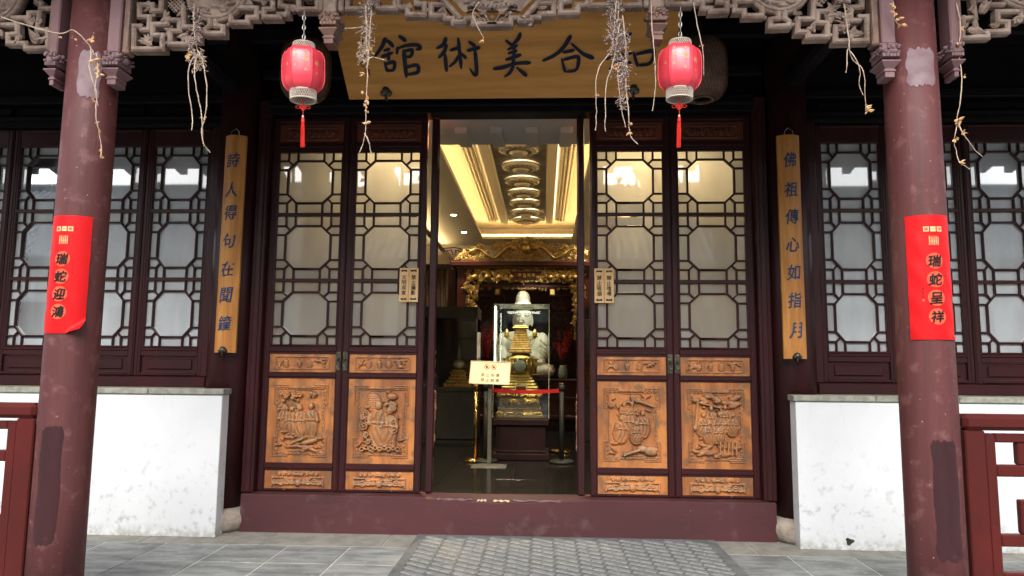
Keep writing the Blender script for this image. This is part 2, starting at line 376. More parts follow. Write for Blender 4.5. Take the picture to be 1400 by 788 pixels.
STROKES = {'guan':[[(-0.876,0.433,0.032),(-0.907,0.377,0.029),(-0.97,0.302,0.019)],[(-0.876,0.424,0.016),(-0.846,0.406,0.029),(-0.823,0.379,0.026)],[(-0.892,0.349,0.019),(-0.853,0.361,0.026)],[(-0.912,0.307,0.026),(-0.832,0.334,0.023)],[(-0.86,0.334,0.023),(-0.863,0.286,0.023)],[(-0.896,0.268,0.013),(-0.882,0.207,0.026)],[(-0.886,0.256,0.023),(-0.824,0.267,0.026),(-0.833,0.215,0.023),(-0.882,0.207,0.019)],[(-0.771,0.449,0.023),(-0.73,0.419,0.032)],[(-0.789,0.369,0.026),(-0.799,0.327,0.019)],[(-0.786,0.366,0.019),(-0.724,0.384,0.023),(-0.645,0.386,0.026),(-0.624,0.365,0.029),(-0.654,0.353,0.013)],[(-0.746,0.348,0.029),(-0.741,0.165,0.029)],[(-0.74,0.345,0.019),(-0.685,0.352,0.026),(-0.695,0.311,0.023),(-0.73,0.303,0.019)],[(-0.736,0.23,0.019),(-0.655,0.244,0.026),(-0.653,0.195,0.026),(-0.73,0.178,0.019)]],'shu':[[(-0.43,0.431,0.029),(-0.452,0.387,0.029),(-0.501,0.363,0.019)],[(-0.427,0.383,0.023),(-0.449,0.336,0.029),(-0.489,0.297,0.019)],[(-0.443,0.315,0.029),(-0.437,0.202,0.026)],[(-0.401,0.347,0.023),(-0.33,0.367,0.026)],[(-0.34,0.427,0.026),(-0.327,0.223,0.026)],[(-0.339,0.311,0.023),(-0.37,0.266,0.023),(-0.413,0.233,0.016)],[(-0.323,0.325,0.016),(-0.289,0.292,0.026)],[(-0.263,0.405,0.019),(-0.223,0.378,0.029)],[(-0.275,0.343,0.023),(-0.189,0.363,0.029)],[(-0.221,0.345,0.026),(-0.213,0.196,0.029),(-0.23,0.173,0.023),(-0.264,0.216,0.01)]],'mei':[[(0.007,0.411,0.019),(0.05,0.378,0.026)],[(0.113,0.457,0.026),(0.097,0.422,0.029),(0.053,0.378,0.019)],[(0.021,0.349,0.019),(0.087,0.375,0.026)],[(0.024,0.322,0.019),(0.084,0.339,0.023)],[(0.007,0.277,0.023),(0.112,0.309,0.029)],[(0.069,0.375,0.023),(0.057,0.234,0.026)],[(-0.086,0.214,0.023),(-0.019,0.223,0.029),(0.076,0.249,0.023),(0.181,0.254,0.029)],[(0.06,0.231,0.026),(0.031,0.183,0.023),(-0.007,0.156,0.013)],[(0.082,0.222,0.013),(0.152,0.166,0.035)]],'he':[[(0.476,0.435,0.032),(0.424,0.356,0.029),(0.359,0.303,0.026),(0.278,0.268,0.023)],[(0.483,0.385,0.016),(0.565,0.316,0.026),(0.641,0.283,0.035)],[(0.425,0.324,0.023),(0.502,0.338,0.026)],[(0.413,0.282,0.013),(0.439,0.191,0.029)],[(0.429,0.273,0.023),(0.522,0.293,0.026),(0.538,0.272,0.029),(0.521,0.202,0.023),(0.449,0.188,0.019)]],'wo':[[(0.906,0.448,0.029),(0.853,0.408,0.026),(0.777,0.385,0.016)],[(0.735,0.273,0.023),(0.843,0.298,0.023),(0.919,0.315,0.023)],[(0.832,0.399,0.026),(0.849,0.16,0.023)],[(0.834,0.284,0.019),(0.799,0.232,0.019),(0.763,0.202,0.013)],[(0.85,0.283,0.013),(0.917,0.244,0.026)],[(0.935,0.315,0.019),(0.968,0.225,0.026)],[(0.945,0.303,0.019),(1.058,0.326,0.029),(1.083,0.311,0.026),(1.057,0.242,0.023),(0.98,0.228,0.023)]]}
VINES = {'a':[(-2.614,3.096),(-2.51,3.058),(-2.386,3.016),(-2.284,2.998),(-2.226,3.014),(-2.18,2.997),(-2.129,2.947),(-2.097,2.903),(-2.071,2.87)],'a2':[(-2.107,2.923),(-2.096,2.834),(-2.084,2.774),(-2.062,2.694),(-2.048,2.623),(-2.034,2.536),(-2.025,2.465),(-2.005,2.359),(-1.991,2.328)],'a3':[(-2.072,2.886),(-2.052,2.774),(-2.048,2.674),(-2.038,2.595)],'b':[(-1.593,3.182),(-1.577,3.06),(-1.563,2.958),(-1.551,2.878)],'b1':[(-1.568,2.898),(-1.582,2.818),(-1.583,2.698),(-1.563,2.559),(-1.55,2.473)],'b2':[(-1.556,2.898),(-1.554,2.797),(-1.53,2.658),(-1.512,2.559),(-1.49,2.441),(-1.479,2.39)],'b3':[(-1.553,2.918),(-1.509,2.837),(-1.486,2.717),(-1.49,2.578),(-1.496,2.48),(-1.483,2.402),(-1.454,2.359)],'c':[(-0.658,3.168),(-0.645,3.007),(-0.64,2.847),(-0.639,2.689),(-0.635,2.572),(-0.639,2.455),(-0.666,2.355)],'c2':[(-0.626,3.127),(-0.628,2.967),(-0.635,2.827)],'c3':[(-0.639,2.808),(-0.621,2.855),(-0.587,2.863),(-0.544,2.85)],'c4':[(-0.657,3.031),(-0.703,3.02),(-0.762,3.028)],'c5':[(-0.639,2.455),(-0.614,2.409),(-0.605,2.355)],'d':[(-0.053,3.159),(-0.087,3.099),(-0.071,3.047),(-0.047,2.999),(-0.031,2.959)],'e':[(0.67,3.148),(0.665,2.99),(0.664,2.833),(0.667,2.716),(0.681,2.6),(0.702,2.485)],'e1':[(0.659,3.148),(0.639,2.911),(0.578,2.814),(0.552,2.717),(0.555,2.563),(0.551,2.467)],'e2':[(0.677,3.029),(0.638,2.814),(0.608,2.717),(0.599,2.562),(0.599,2.459)],'e3':[(0.692,3.068),(0.709,2.871),(0.704,2.716),(0.717,2.542),(0.72,2.477),(0.731,2.428),(0.76,2.386)],'f':[(0.835,3.146),(0.844,2.987),(0.85,2.831),(0.851,2.676),(0.839,2.561)],'g':[(1.059,3.142),(1.081,2.984),(1.097,2.867),(1.102,2.751)],'h':[(1.827,3.131),(1.832,2.974),(1.835,2.878),(1.861,2.827),(1.895,2.781),(1.902,2.685),(1.91,2.56)],'h2':[(1.832,2.889),(1.855,2.839),(1.88,2.762),(1.881,2.705),(1.892,2.636)],'h3':[(1.831,2.882),(1.817,2.801),(1.811,2.755)],'i':[(2.384,3.122),(2.388,3.006),(2.385,2.89),(2.388,2.776),(2.374,2.662),(2.357,2.549),(2.354,2.504),(2.333,2.444),(2.327,2.4),(2.342,2.351),(2.345,2.285),(2.389,2.255)],'i2':[(2.35,2.493),(2.361,2.437),(2.407,2.381),(2.462,2.317)],'j':[(2.046,3.116),(2.047,3.058),(2.063,3.019),(2.082,2.984)]}
FRET = {"A": [(-1.898,3.073),(-1.933,3.076),(-1.927,2.947),(-1.768,2.945),(-1.773,3.022),(-1.827,3.022),(-1.831,3.085),(-1.749,3.086),(-1.75,3.107),(-1.683,3.107),(-1.679,3.047),(-1.732,3.045),(-1.728,2.971),(-1.63,2.97),(-1.632,2.998),(-1.578,2.998),(-1.582,3.067),(-1.659,3.068),(-1.666,3.171)],
 "B": [(-1.898,3.073),(-1.892,3.057),(-1.852,3.056),(-1.852,3.128),(-1.909,3.131),(-1.914,3.199),(-1.843,3.198),(-1.841,3.164),(-1.791,3.163),(-1.799,3.274)],
 "C": [(-1.517,3.107),(-1.515,3.073),(-1.535,3.057),(-1.534,3.031),(-1.441,3.029),(-1.443,3.067),(-1.483,3.073),(-1.484,3.097)],
 "D": [(-1.403,3.131),(-1.4,3.091),(-1.31,3.09),(-1.309,3.118),(-1.261,3.118),(-1.263,3.17),(-1.356,3.174)],
 "E": [(-1.286,3.257),(-1.285,3.228),(-1.247,3.22),(-1.177,3.214),(-1.175,3.164),(-1.221,3.162),(-1.219,3.119),(-1.136,3.118),(-1.137,3.132),(-1.093,3.132),(-1.095,3.175),(-1.134,3.18),(-1.136,3.228),(-1.035,3.229),(-1.032,3.16),(-0.931,3.158),(-0.933,3.223),(-0.989,3.224)],
 "G1": [(-0.766,3.258),(-0.767,3.158),(-0.65,3.157),(-0.651,3.192),(-0.606,3.192),(-0.605,3.161),(-0.511,3.159),(-0.514,3.254)],
 "G2": [(-0.496,3.254),(-0.493,3.166),(-0.443,3.163),(-0.442,3.123),(-0.352,3.122),(-0.353,3.181),(-0.396,3.184),(-0.398,3.253)],
 "G3": [(-0.239,3.174),(-0.316,3.175),(-0.314,3.116),(-0.242,3.114),(-0.239,3.096),(-0.197,3.096),(-0.196,3.079),(-0.138,3.079),(-0.134,3.096),(-0.089,3.096),(-0.088,3.064),(0.022,3.062)],
 "O1": [(-2.419,3.061),(-2.411,2.96),(-2.534,2.961),(-2.536,2.988),(-2.636,2.991),(-2.641,3.04),(-2.589,3.044),(-2.593,3.095),(-2.708,3.096),(-2.705,3.065),(-2.772,3.065)],
 "O2": [(-2.419,3.061),(-2.481,3.067),(-2.475,3.163),(-2.535,3.164),(-2.535,3.135),(-2.616,3.136)],
 "O3": [(-2.505,3.285),(-2.5,3.227),(-2.47,3.217),(-2.473,3.19),(-2.411,3.189)]}
# ------------------------------------------------------------------ carved relief
def grid_mesh(name, W, H, nx, nz, fn, mt, keep=None):
    xs = np.linspace(-W / 2, W / 2, nx); zs = np.linspace(0, H, nz); U, V = np.meshgrid(xs, zs)
    h, cm = fn(U, V)
    verts = np.stack([U, -h, V], -1).reshape(-1, 3)
    i, j = np.meshgrid(np.arange(nz - 1), np.arange(nx - 1), indexing='ij'); a = (i * nx + j).ravel()
    F = np.stack([a, a + 1, a + nx + 1, a + nx], -1)
    me = bpy.data.meshes.new(name); me.from_pydata(verts.tolist(), [], F.tolist()); me.materials.append(mt); me.shade_smooth()
    at = me.attributes.new("carved", 'FLOAT', 'POINT'); at.data.foreach_set("value", np.clip(cm, 0, 1).ravel().astype(np.float32)); me.update(); return me
def dome(d, r): return np.sqrt(np.clip(1 - (d / r) ** 2, 0, 1))
def cap(U, V, a, b, r1, r2=None):
    r2 = r1 if r2 is None else r2; ax, az = a; bx, bz = b; dx, dz = bx - ax, bz - az
    t = np.clip(((U - ax) * dx + (V - az) * dz) / (dx * dx + dz * dz + 1e-12), 0, 1)
    return dome(np.hypot(U - ax - t * dx, V - az - t * dz), r1 + (r2 - r1) * t)
def ell(U, V, c, rx, rz, rot=0):
    x, z = U - c[0], V - c[1]; cr, sr = math.cos(rot), math.sin(rot)
    return np.sqrt(np.clip(1 - ((x * cr + z * sr) / rx) ** 2 - ((-x * sr + z * cr) / rz) ** 2, 0, 1))
def ringd(U, V, c, r, wd): return dome(np.hypot(U - c[0], V - c[1]) - r, wd)
def pathd(U, V, pts, wd):
    h = np.zeros_like(U)
    for a, b in zip(pts, pts[1:]): h = np.maximum(h, cap(U, V, a, b, wd))
    return h
def scroll(U, V, c, r, wd, turn=1, a0=0, n=16, turns=1.5):
    pts = []
    for i in range(n + 1):
        t = i / n; a = a0 + turn * t * turns * 2 * math.pi; q = r * (1 - .8 * t); pts.append((c[0] + q * math.cos(a), c[1] + q * math.sin(a)))
    return pathd(U, V, pts, wd)
def cloud(U, V, c, s, rng):
    h = np.zeros_like(U)
    for k in range(9):
        q = (c[0] + rng.uniform(-1.5, 1.5) * s, c[1] + rng.uniform(-.45, .45) * s)
        h = np.maximum(h, np.maximum(ell(U, V, q, s * .42, s * .36) * .75, ringd(U, V, q, s * .26, s * .13)))
    return h
def figure(U, V, cx, z0, H, lean=0, seat=False):
    rx = .2 * H if not seat else .3 * H; x, z = (U - cx) / H, (V - z0) / H
    folds = 1 - .3 * np.clip(np.sin(x * 46 + 5 * np.sin(z * 5 + cx * 40)), -.2, 1)
    h = ell(U, V, (cx, z0 + .34 * H), rx, .4 * H, lean) * .78 * folds
    h = np.maximum(h, ell(U, V, (cx, z0 + .62 * H), rx * .85, .17 * H) * .85 * folds)
    h = np.maximum(h, ell(U, V, (cx + lean * .4 * H, z0 + .87 * H), .088 * H, .115 * H) * 1.12)
    h = np.where(np.hypot(x - .0, (z - .75) * 1.6) < .05, h * .5, h)                       # neck line
    for sg in (-1, 1):
        h = np.maximum(h, cap(U, V, (cx + sg * .16 * H, z0 + .66 * H), (cx + sg * .2 * H, z0 + .47 * H), .05 * H))
        h = np.maximum(h, cap(U, V, (cx + sg * .2 * H, z0 + .47 * H), (cx + sg * .03 * H, z0 + .5 * H), .042 * H) * 1.05)
        h = np.maximum(h, ell(U, V, (cx + sg * .08 * H, z0 + .02 * H), .07 * H, .035 * H) * .8)
    h = np.where(dome(np.abs(z - .43 - .3 * np.abs(x)), .012) * (np.abs(x) < .17) > .3, h * .6, h)   # sash line
    return h
def fretframe(U, V, x0, x1, z0, z1, s):
    """border of stepped double lines with key-pattern corners and small scrolls between"""
    w_ = s * .2; h = np.zeros_like(U)
    for d, st in ((0, 1), (s * .75, .8), (s * 1.75, .5)):
        a, b, c, e = x0 + d, x1 - d, z0 + d, z1 - d; q = s * st * 1.1; L4 = (b - a) * .27; Lz = (e - c) * .27
        pts = [(a, c), (a + L4, c), (a + L4, c + q), (b - L4, c + q), (b - L4, c), (b, c), (b, c + Lz), (b - q, c + Lz), (b - q, e - Lz), (b, e - Lz), (b, e),
               (b - L4, e), (b - L4, e - q), (a + L4, e - q), (a + L4, e), (a, e), (a, e - Lz), (a + q, e - Lz), (a + q, c + Lz), (a, c + Lz), (a, c)]
        h = np.maximum(h, pathd(U, V, pts, w_))
    for cx in (x0 + s * 1.5, x1 - s * 1.5):
        k = 0; z = z0 + s * 1.4
        while z < z1 - s: h = np.maximum(h, scroll(U, V, (cx + (s * .5 if abs(z - (z0 + z1) / 2) < .12 and cx < 0 else -s * .5 if abs(z - (z0 + z1) / 2) < .12 else 0), z), s * .62, w_ * .8, (-1) ** k, k, 9, 1.1)); z += s * 1.75; k += 1
    for cz in (z0 + s * 1.2, z1 - s * 1.2):
        k = 0; x = x0 + s * 3
        while x < x1 - s * 2: h = np.maximum(h, scroll(U, V, (x, cz), s * .6, w_ * .8, (-1) ** k, k, 9, 1.1)); x += s * 1.8; k += 1
    return h
PW, PH = .545, .655
def big_panel(kind):
    def fn(U, V):
        rng = random.Random(kind * 11 + 3)
        x0, x1, z0, z1 = -.212, .212, .05, .6
        fr = fretframe(U, V, x0, x1, z0, z1, .017)
        inside = ((np.abs(U) < .185) & (V > .078) & (V < .572)).astype(float)
        S = np.zeros_like(U)
        mx = lambda *a: np.maximum.reduce([np.asarray(q) for q in a])
        if kind == 0:
            for cx, zz, hh in ((-.12, .235, .22), (-.065, .215, .23), (-.005, .2, .26), (.085, .195, .28), (-.135, .33, .17), (-.02, .35, .15)): S = mx(S, figure(U, V, cx, zz, hh))
            S = mx(S, cloud(U, V, (-.08, .525), .05, rng), cloud(U, V, (.09, .53), .028, rng))
            for k in range(9): a = rng.uniform(-.15, .15); z = rng.uniform(.09, .2); S = mx(S, ell(U, V, (a, z), .05, .014, rng.uniform(-.4, .4)) * .6)
            S = mx(S, ell(U, V, (.08, .165), .075, .022, .25), cap(U, V, (-.06, .15), (.03, .19), .015))
        elif kind == 1:
            S = mx(S, ell(U, V, (-.06, .47), .062, .075) * .55 * (1 + .15 * np.sin(V * 400)), figure(U, V, -.02, .14, .36), figure(U, V, .068, .14, .31), ell(U, V, (.085, .52), .045, .03))
            for k in range(13):
                c = (rng.choice((-1, 1)) * rng.uniform(.07, .15), rng.uniform(.13, .46)); S = mx(S, scroll(U, V, c, rng.uniform(.02, .04), .0075, rng.choice((-1, 1)), rng.uniform(0, 6)))
            for k in range(9): S = mx(S, ringd(U, V, (-.14 + k * .035, .115 + .01 * (k % 2)), .014, .008))
            S = mx(S, cloud(U, V, (.07, .47), .03, rng))
        elif kind == 2:
            for cx, zz, hh, st in ((-.085, .19, .21, True), (-.03, .25, .2, False), (.0, .31, .2, False), (.08, .23, .21, True), (-.06, .33, .17, False), (.03, .18, .18, True)): S = mx(S, figure(U, V, cx, zz, hh, 0, st))
            S = mx(S, cloud(U, V, (-.14, .47), .03, rng), cloud(U, V, (.04, .52), .035, rng), cap(U, V, (.06, .5), (.16, .465), .009), ringd(U, V, (-.03, .47), .03, .01))
            S = mx(S, ell(U, V, (.08, .145), .05, .03), ell(U, V, (.14, .13), .06, .04), cap(U, V, (-.06, .1), (.05, .135), .014))
        else:
            for cx, zz, hh in ((-.1, .24, .19), (-.04, .29, .19), (.02, .24, .2), (.065, .3, .19), (.12, .25, .18), (-.055, .19, .18), (.01, .19, .17)): S = mx(S, figure(U, V, cx, zz, hh, 0, True))
            S = mx(S, cap(U, V, (-.16, .3), (-.14, .5), .016, .01), cap(U, V, (-.14, .5), (.03, .46), .008), cap(U, V, (.03, .46), (.03, .42), .006))
            for k in range(16): S = mx(S, ell(U, V, (rng.uniform(-.16, .16), rng.uniform(.46, .55)), .036, .02, rng.uniform(-.3, .3)) * (1 + .2 * np.sin(U * 500) * np.sin(V * 420)))
            for k in range(10): S = mx(S, ell(U, V, (rng.uniform(-.16, .16), rng.uniform(.1, .21)), .045, .016, rng.uniform(-.7, .7)) * .7)
            for k in range(5): S = mx(S, cap(U, V, (.02 + k * .03, .11), (.025 + k * .03, .2), .008))
        for k in range(26):           # small leaves, ripples and rocks that fill the ground of the scene
            c = (rng.uniform(-.165, .165), rng.uniform(.09, .2) if k < 14 else rng.uniform(.2, .55)); q = ell(U, V, c, rng.uniform(.012, .032), rng.uniform(.005, .011), rng.uniform(-.9, .9)) * .5
            S = np.where(S < .08, np.maximum(S, q), S)
        S = S * inside
        rough_ = (np.sin(U * 410 + 3 * np.sin(V * 90)) * np.sin(V * 380 + 2 * np.sin(U * 120))) * .0012
        h = fr * .007 + .004 * (fr > .1) + S * .025 + .007 * (S > .1) - inside * .007 * (S < .05) + rough_ * inside
        return h, np.maximum(np.clip(fr * 1.1, 0, .85), np.clip(S * 1.1, 0, 1))
    return shared(("big", kind), lambda: grid_mesh("relief", PW, PH, 190, 228, fn, m_carve))
def strip_panel(kind):
    """the low carved strips: 0-3 upper with small figures, 9 lower with scrolls, 5 plain floral (top of the leaf)"""
    Hs = .143 if kind != 9 else .138
    def fn(U, V):
        rng = random.Random(kind * 5 + 1); S = np.zeros_like(U); mx = np.maximum; inside = np.zeros_like(U)
        if kind == 9:
            for sg in (-1, 1):
                for c, r_, a in ((.13, .026, 0), (.085, .022, 2), (.17, .02, 4), (.05, .018, 1)): S = mx(S, scroll(U, V, (sg * c, .048), r_, .0065, sg, a))
                S = mx(S, pathd(U, V, [(sg * .2, .02), (sg * .2, .085), (sg * .1, .085), (sg * .1, .072), (sg * .03, .072)], .006))
                for c in (.03, .07, .11, .15): S = mx(S, scroll(U, V, (sg * c, .112), .014, .005, -sg, c * 30))
                S = mx(S, cap(U, V, (sg * .03, .04), (sg * .19, .035), .005))
            S = mx(S, mx(ell(U, V, (0, .045), .028, .03), ell(U, V, (0, .11), .03, .012)))
            fr = np.zeros_like(U)
        else:
            b = [(-.205, .025), (.205, .025), (.215, .035), (.215, .11), (.205, .12), (-.205, .12), (-.215, .11), (-.215, .035), (-.205, .025)]
            fr = pathd(U, V, b, .0055); inside = ((np.abs(U) < .212) & (V > .03) & (V < .115)).astype(float)
            if kind == 5:
                for k in range(15): S = mx(S, scroll(U, V, (-.17 + k * .0245, .072 + .012 * (-1) ** k), .019, .0055, (-1) ** k, k))
            else:
                for k in range(3 + kind % 2):
                    cx = -.12 + k * .085 + rng.uniform(-.015, .015); S = mx(S, figure(U, V, cx, .035, .08, 0, k % 2 == 0))
                for k in range(7): S = mx(S, ell(U, V, (rng.choice((-1, 1)) * rng.uniform(.12, .19), rng.uniform(.045, .1)), .022, .009, rng.uniform(-1, 1)))
                S = mx(S, cap(U, V, (-.19, .04), (-.15, .1), .006)); S = mx(S, cap(U, V, (.1, .09), (.19, .1), .006))
        h = fr * .005 + .003 * (fr > .1) + S * .014 + .005 * (S > .1) - inside * .005 * (S < .05)
        return h, np.maximum(fr * .85, np.clip(S * 1.1, 0, 1))
    return shared(("strip", kind), lambda: grid_mesh("relief", PW, Hs, 110, 34, fn, m_carve if kind != 5 else m_topwood))

# ------------------------------------------------------------------ lattice and panes
CA, CB = .152, .297
def lattice_mesh(W, zc, wd, y0, y1, mt):
    mb = MB(); a, b = CA, CB; m_ = (a + b) / 2
    for (z0, z1) in zc:
        def p(u, v): return (-W / 2 + u * W, z0 + v * (z1 - z0))
        mb.bar2d([p(*q) for q in [(b, a), (1 - b, a), (1 - a, b), (1 - a, 1 - b), (1 - b, 1 - a), (b, 1 - a), (a, 1 - b), (a, b), (b, a), (.5, a)]], wd, y0, y1)
        for fx in (0, 1):
            for fz in (0, 1):
                def q(u, v): return p(1 - u if fx else u, 1 - v if fz else v)
                for s in ([q(a, 0), q(a, a)], [q(0, a), q(a, a)], [q(a, a), q(m_, m_)], [q(b, 0), q(b, a)], [q(0, b), q(a, b)]): mb.bar2d(s, wd * .92, y0 + .0015, y1 - .001)
    for k in range(len(zc) - 1):
        zz = (zc[k][1] + zc[k + 1][0]) / 2; mb.box(-W / 2, W / 2, y0 - .001, y1, zz - .014, zz + .014, .003)
    hw = W / 2; z0, z1 = zc[0][0], zc[-1][1]
    mb.bar2d([(-hw, z0), (hw, z0), (hw, z1), (-hw, z1), (-hw, z0), (0, z0)], wd * 1.1, y0 - .002, y1)
    return mb.mesh("lattice", mt)
def pane_shapes(W, Hc):
    """distinct pane outlines of one cell with their places, sizes in metres"""
    a, b = CA, CB; m_ = (a + b) / 2; out = [("oct", [(b, a), (1 - b, a), (1 - a, b), (1 - a, 1 - b), (1 - b, 1 - a), (b, 1 - a), (a, 1 - b), (a, b)])]
    out += [("rb", [(b, 0), (1 - b, 0), (1 - b, a), (b, a)]), ("rt", [(b, 1 - a), (1 - b, 1 - a), (1 - b, 1), (b, 1)]), ("rl", [(0, b), (a, b), (a, 1 - b), (0, 1 - b)]), ("rr", [(1 - a, b), (1, b), (1, 1 - b), (1 - a, 1 - b)])]
    for fx in (0, 1):
        for fz in (0, 1):
            fl = lambda P_: [(1 - u if fx else u, 1 - v if fz else v) for u, v in P_]
            out += [("s%d%d" % (fx, fz), fl([(0, 0), (a, 0), (a, a), (0, a)])), ("p%d%d" % (fx, fz), fl([(a, 0), (b, 0), (b, a), (m_, m_), (a, a)])), ("q%d%d" % (fx, fz), fl([(0, a), (0, b), (a, b), (m_, m_), (a, a)]))]
    res = []
    for k, P_ in out:
        if (k[0] == 'q') ^ (len(k) == 3 and k[1] != k[2]): P_ = P_[::-1]
        cx = sum(q[0] for q in P_) / len(P_); cz = sum(q[1] for q in P_) / len(P_)
        poly = [((u - cx) * W * .985, (v - cz) * Hc * .985) for u, v in P_]
        res.append((k, poly, (-W / 2 + cx * W, cz * Hc)))
    return res
def add_panes(root, W, zc, y, mt=None):
    mt = mt or m_glass
    for (z0, z1) in zc:
        for k, poly, c in pane_shapes(W, z1 - z0):
            me = shared(("pane", k, round(W, 3), round(z1 - z0, 3), mt.name), lambda: MB().prism(poly, -.002, .002).mesh("glass_pane", mt))
            obj("glass_pane", me, root, (c[0], y, z0 + c[1]), (R(random.uniform(-.18, .18)), 0, R(random.uniform(-.18, .18))))

# ------------------------------------------------------------------ ground
struct("ground", MB().box(-120, 120, -200, 60, -1.0, -.03), m_court, "wide grey paved ground of the courtyard")
pv = struct("pavement", MB().box(-6.2, 6.2, -3.55, .06, -.028, -.0025), m_joint, "mortar bed of the verandah pavement")
T = .4365
def slab_mesh(): return MB().box(-T / 2 + .006, T / 2 - .006, -T / 2 + .005, T / 2 - .005, -.006, 0, .002).mesh("paving_slab", m_slab)
ms = shared("slab", slab_mesh)
for i in range(-11, 12):
    for j in range(7):
        x = (-1.05 + T * (i + .5)) if i < 4 else (1.948 + T * (i - 4.5))
        if i == 3: x = -1.05 + T * 3.5
        obj("paving_slab", ms, pv, (x, -.49 - T * (j + .5), -.005 + random.uniform(0, .002) + .005), (R(random.uniform(-.15, .15)), R(random.uniform(-.15, .15)), 0))
me_e = shared("edge", lambda: MB().box(-.43, .43, -.185, .185, -.006, 0, .004).mesh("edging_stone", m_edge))
for i in range(14): obj("edging_stone", me_e, pv, (-5.6 + i * .866, -.3, .001 + random.uniform(0, .002)))
struct("step_edge", MB().box(-6.2, 6.2, -3.95, -3.56, -.03, -.004, .01), m_edge, "stone edge step along the front of the verandah")
# mat
x0, x1, y0, y1 = -.64, 1.545, -1.55, -.125
mt_ = thing("door_mat", "grey rubber mat with slanted ridges in front of the threshold", "mat", (.45, -.83, .004))
fb = MB()
for (a, b, c, d) in ((x0, x0 + .068, y0, y1), (x1 - .068, x1, y0, y1), (x0 + .068, x1 - .068, y0, y0 + .068)): fb.box(a, b, c, d, .004, .011, .003)
part("border", fb, m_matdk, mt_)
nS = 13; wS = (x1 - x0 - .136) / nS
Lm = y1 - y0 - .07
def ridges():
    mb = MB(); yy = -.09
    while yy < Lm:
        a = Vector((.006, yy + .1)); b = Vector((wS - .008, yy))
        if a.y < Lm - .02 and b.y > .025:
            n = Vector((-(b - a).y, (b - a).x)).normalized() * .027; k = 2
            for q in range(k):                      # a ridge is a row of short ribs
                p = a + (b - a) * (q + .03) / k; r_ = a + (b - a) * (q + .97) / k
                P_ = [p + n, p - n, r_ - n, r_ + n]; Q = [p + n * .55, p - n * .55, r_ - n * .55, r_ + n * .55]
                mb.add([(v.x, v.y, .004) for v in P_] + [(v.x, v.y, .011) for v in Q], [(4, 5, 6, 7), (0, 1, 5, 4), (1, 2, 6, 5), (2, 3, 7, 6), (3, 0, 4, 7)])
        yy += .098
    return mb.mesh("ridges", m_mat)
msx = shared("matstrip", lambda: MB().box(0, wS - .003, 0, Lm, 0, .005, .001).mesh("mat_strip", m_matdk)); rdx = shared("matridge", ridges)
for k in range(nS): obj("ridges", rdx, obj("mat_strip", msx, mt_, (x0 + .07 + k * wS - .45, y0 + .069 + .83, .001)), kind="stuff")

# ------------------------------------------------------------------ low walls
for s in (-1, 1):
    side = "left" if s < 0 else "right"
    t = thing("plaster_wall", "scuffed white plaster wall under the windows on the %s, with grey stone capping" % side, "wall", (s * 2.12, -.18, 0))
    mb = MB(); a, b = sorted((s * 2.1, s * 5.0)); mb.box(a, b, -.31, -.19, 0, 1.028, .004); part("plaster", mb, m_plaster, t); a, b = sorted((s * 2.375, s * 5.0)); part("backing", MB().box(a, b, -.189, -.06, 0, 1.028), m_plaster, t); part("cap_bed", MB().box(a, b, -.183, -.046, 1.03, 1.073, .003), m_cap, t)
    for k in range(5):
        a, b = sorted((s * (2.085 + k * .58), s * (2.085 + k * .58 + .576))); part("cap_stone", MB().box(a, b, -.325, -.185, 1.03, 1.074, .006), m_cap, t)
    if s > 0:
        mb = MB(); P_ = []
        for k in range(12):
            a = 2 * math.pi * k / 12; q = .024 * (1 + .3 * math.sin(3 * a + 1)); P_.append((2.44 + q * 1.15 * math.cos(a), .062 + q * math.sin(a)))
        mb.prism(P_, -.3115, -.309); part("chipped_hole", mb, m_bronze, t)
# ------------------------------------------------------------------ columns at the wall line
for s in (-1, 1):
    side = "left" if s < 0 else "right"
    t = thing("wall_column", "maroon round timber column behind the hanging couplet %s of the doors, on a rough stone base" % side, "column", (s * 2.2, 0, 0))
    part("shaft", MB().lathe([(.165, .168), (.166, 2), (.16, 4.22)], 40, (s * 2.2, 0, 0)), m_frame, t, True)
    rng = random.Random(5 + s); ph = [rng.uniform(0, 6) for _ in range(4)]
    part("stone_base", MB().lathe([(.2, -.004), (.235, .03), (.248, .08), (.24, .125), (.21, .16), (.17, .172)], 40, (s * 2.2, 0, 0), lambda a, z: 1 + .025 * math.sin(2 * a + ph[0]) + .02 * math.sin(5 * a + ph[1] + z * 20)), m_stone, t, True)
# ------------------------------------------------------------------ door frame
df = thing("door_frame", "maroon door frame with a tall worn threshold beam and shade-darkened lintel", "door frame", (0, 0, 0))
# threshold with a trodden, dented upper edge at the opening
mb = MB(); nx = 90; xs = np.linspace(-2.0, 2.0, nx); V = []
rng = np.random.RandomState(3); wob = np.convolve(rng.randn(nx + 8), np.ones(9) / 9, 'valid')
for i, x in enumerate(xs):
    tr = max(0, 1 - abs(x) / .62) ** .7; dz = tr * (.008 + .012 * abs(wob[i])); cf = .006 + tr * (.015 + .02 * abs(wob[(i * 7) % nx]))
    V += [(x, -.125, 0), (x, -.125, .279 - dz - cf), (x, -.125 + cf, .279 - dz), (x, .1, .279 - dz * .6), (x, .1, 0)]
F = []
for i in range(nx - 1):
    for j in range(4): F.append((i * 5 + j, (i + 1) * 5 + j, (i + 1) * 5 + j + 1, i * 5 + j + 1))
F += [(0, 1, 2, 3, 4), tuple((nx - 1) * 5 + k for k in (4, 3, 2, 1, 0))]
mb.add(V, F); part("threshold", mb, m_sill, df)
m_bare = M("bare_wood", (.62, .5, .33), .8, (.5, .38, .24), 30, bump=.3)
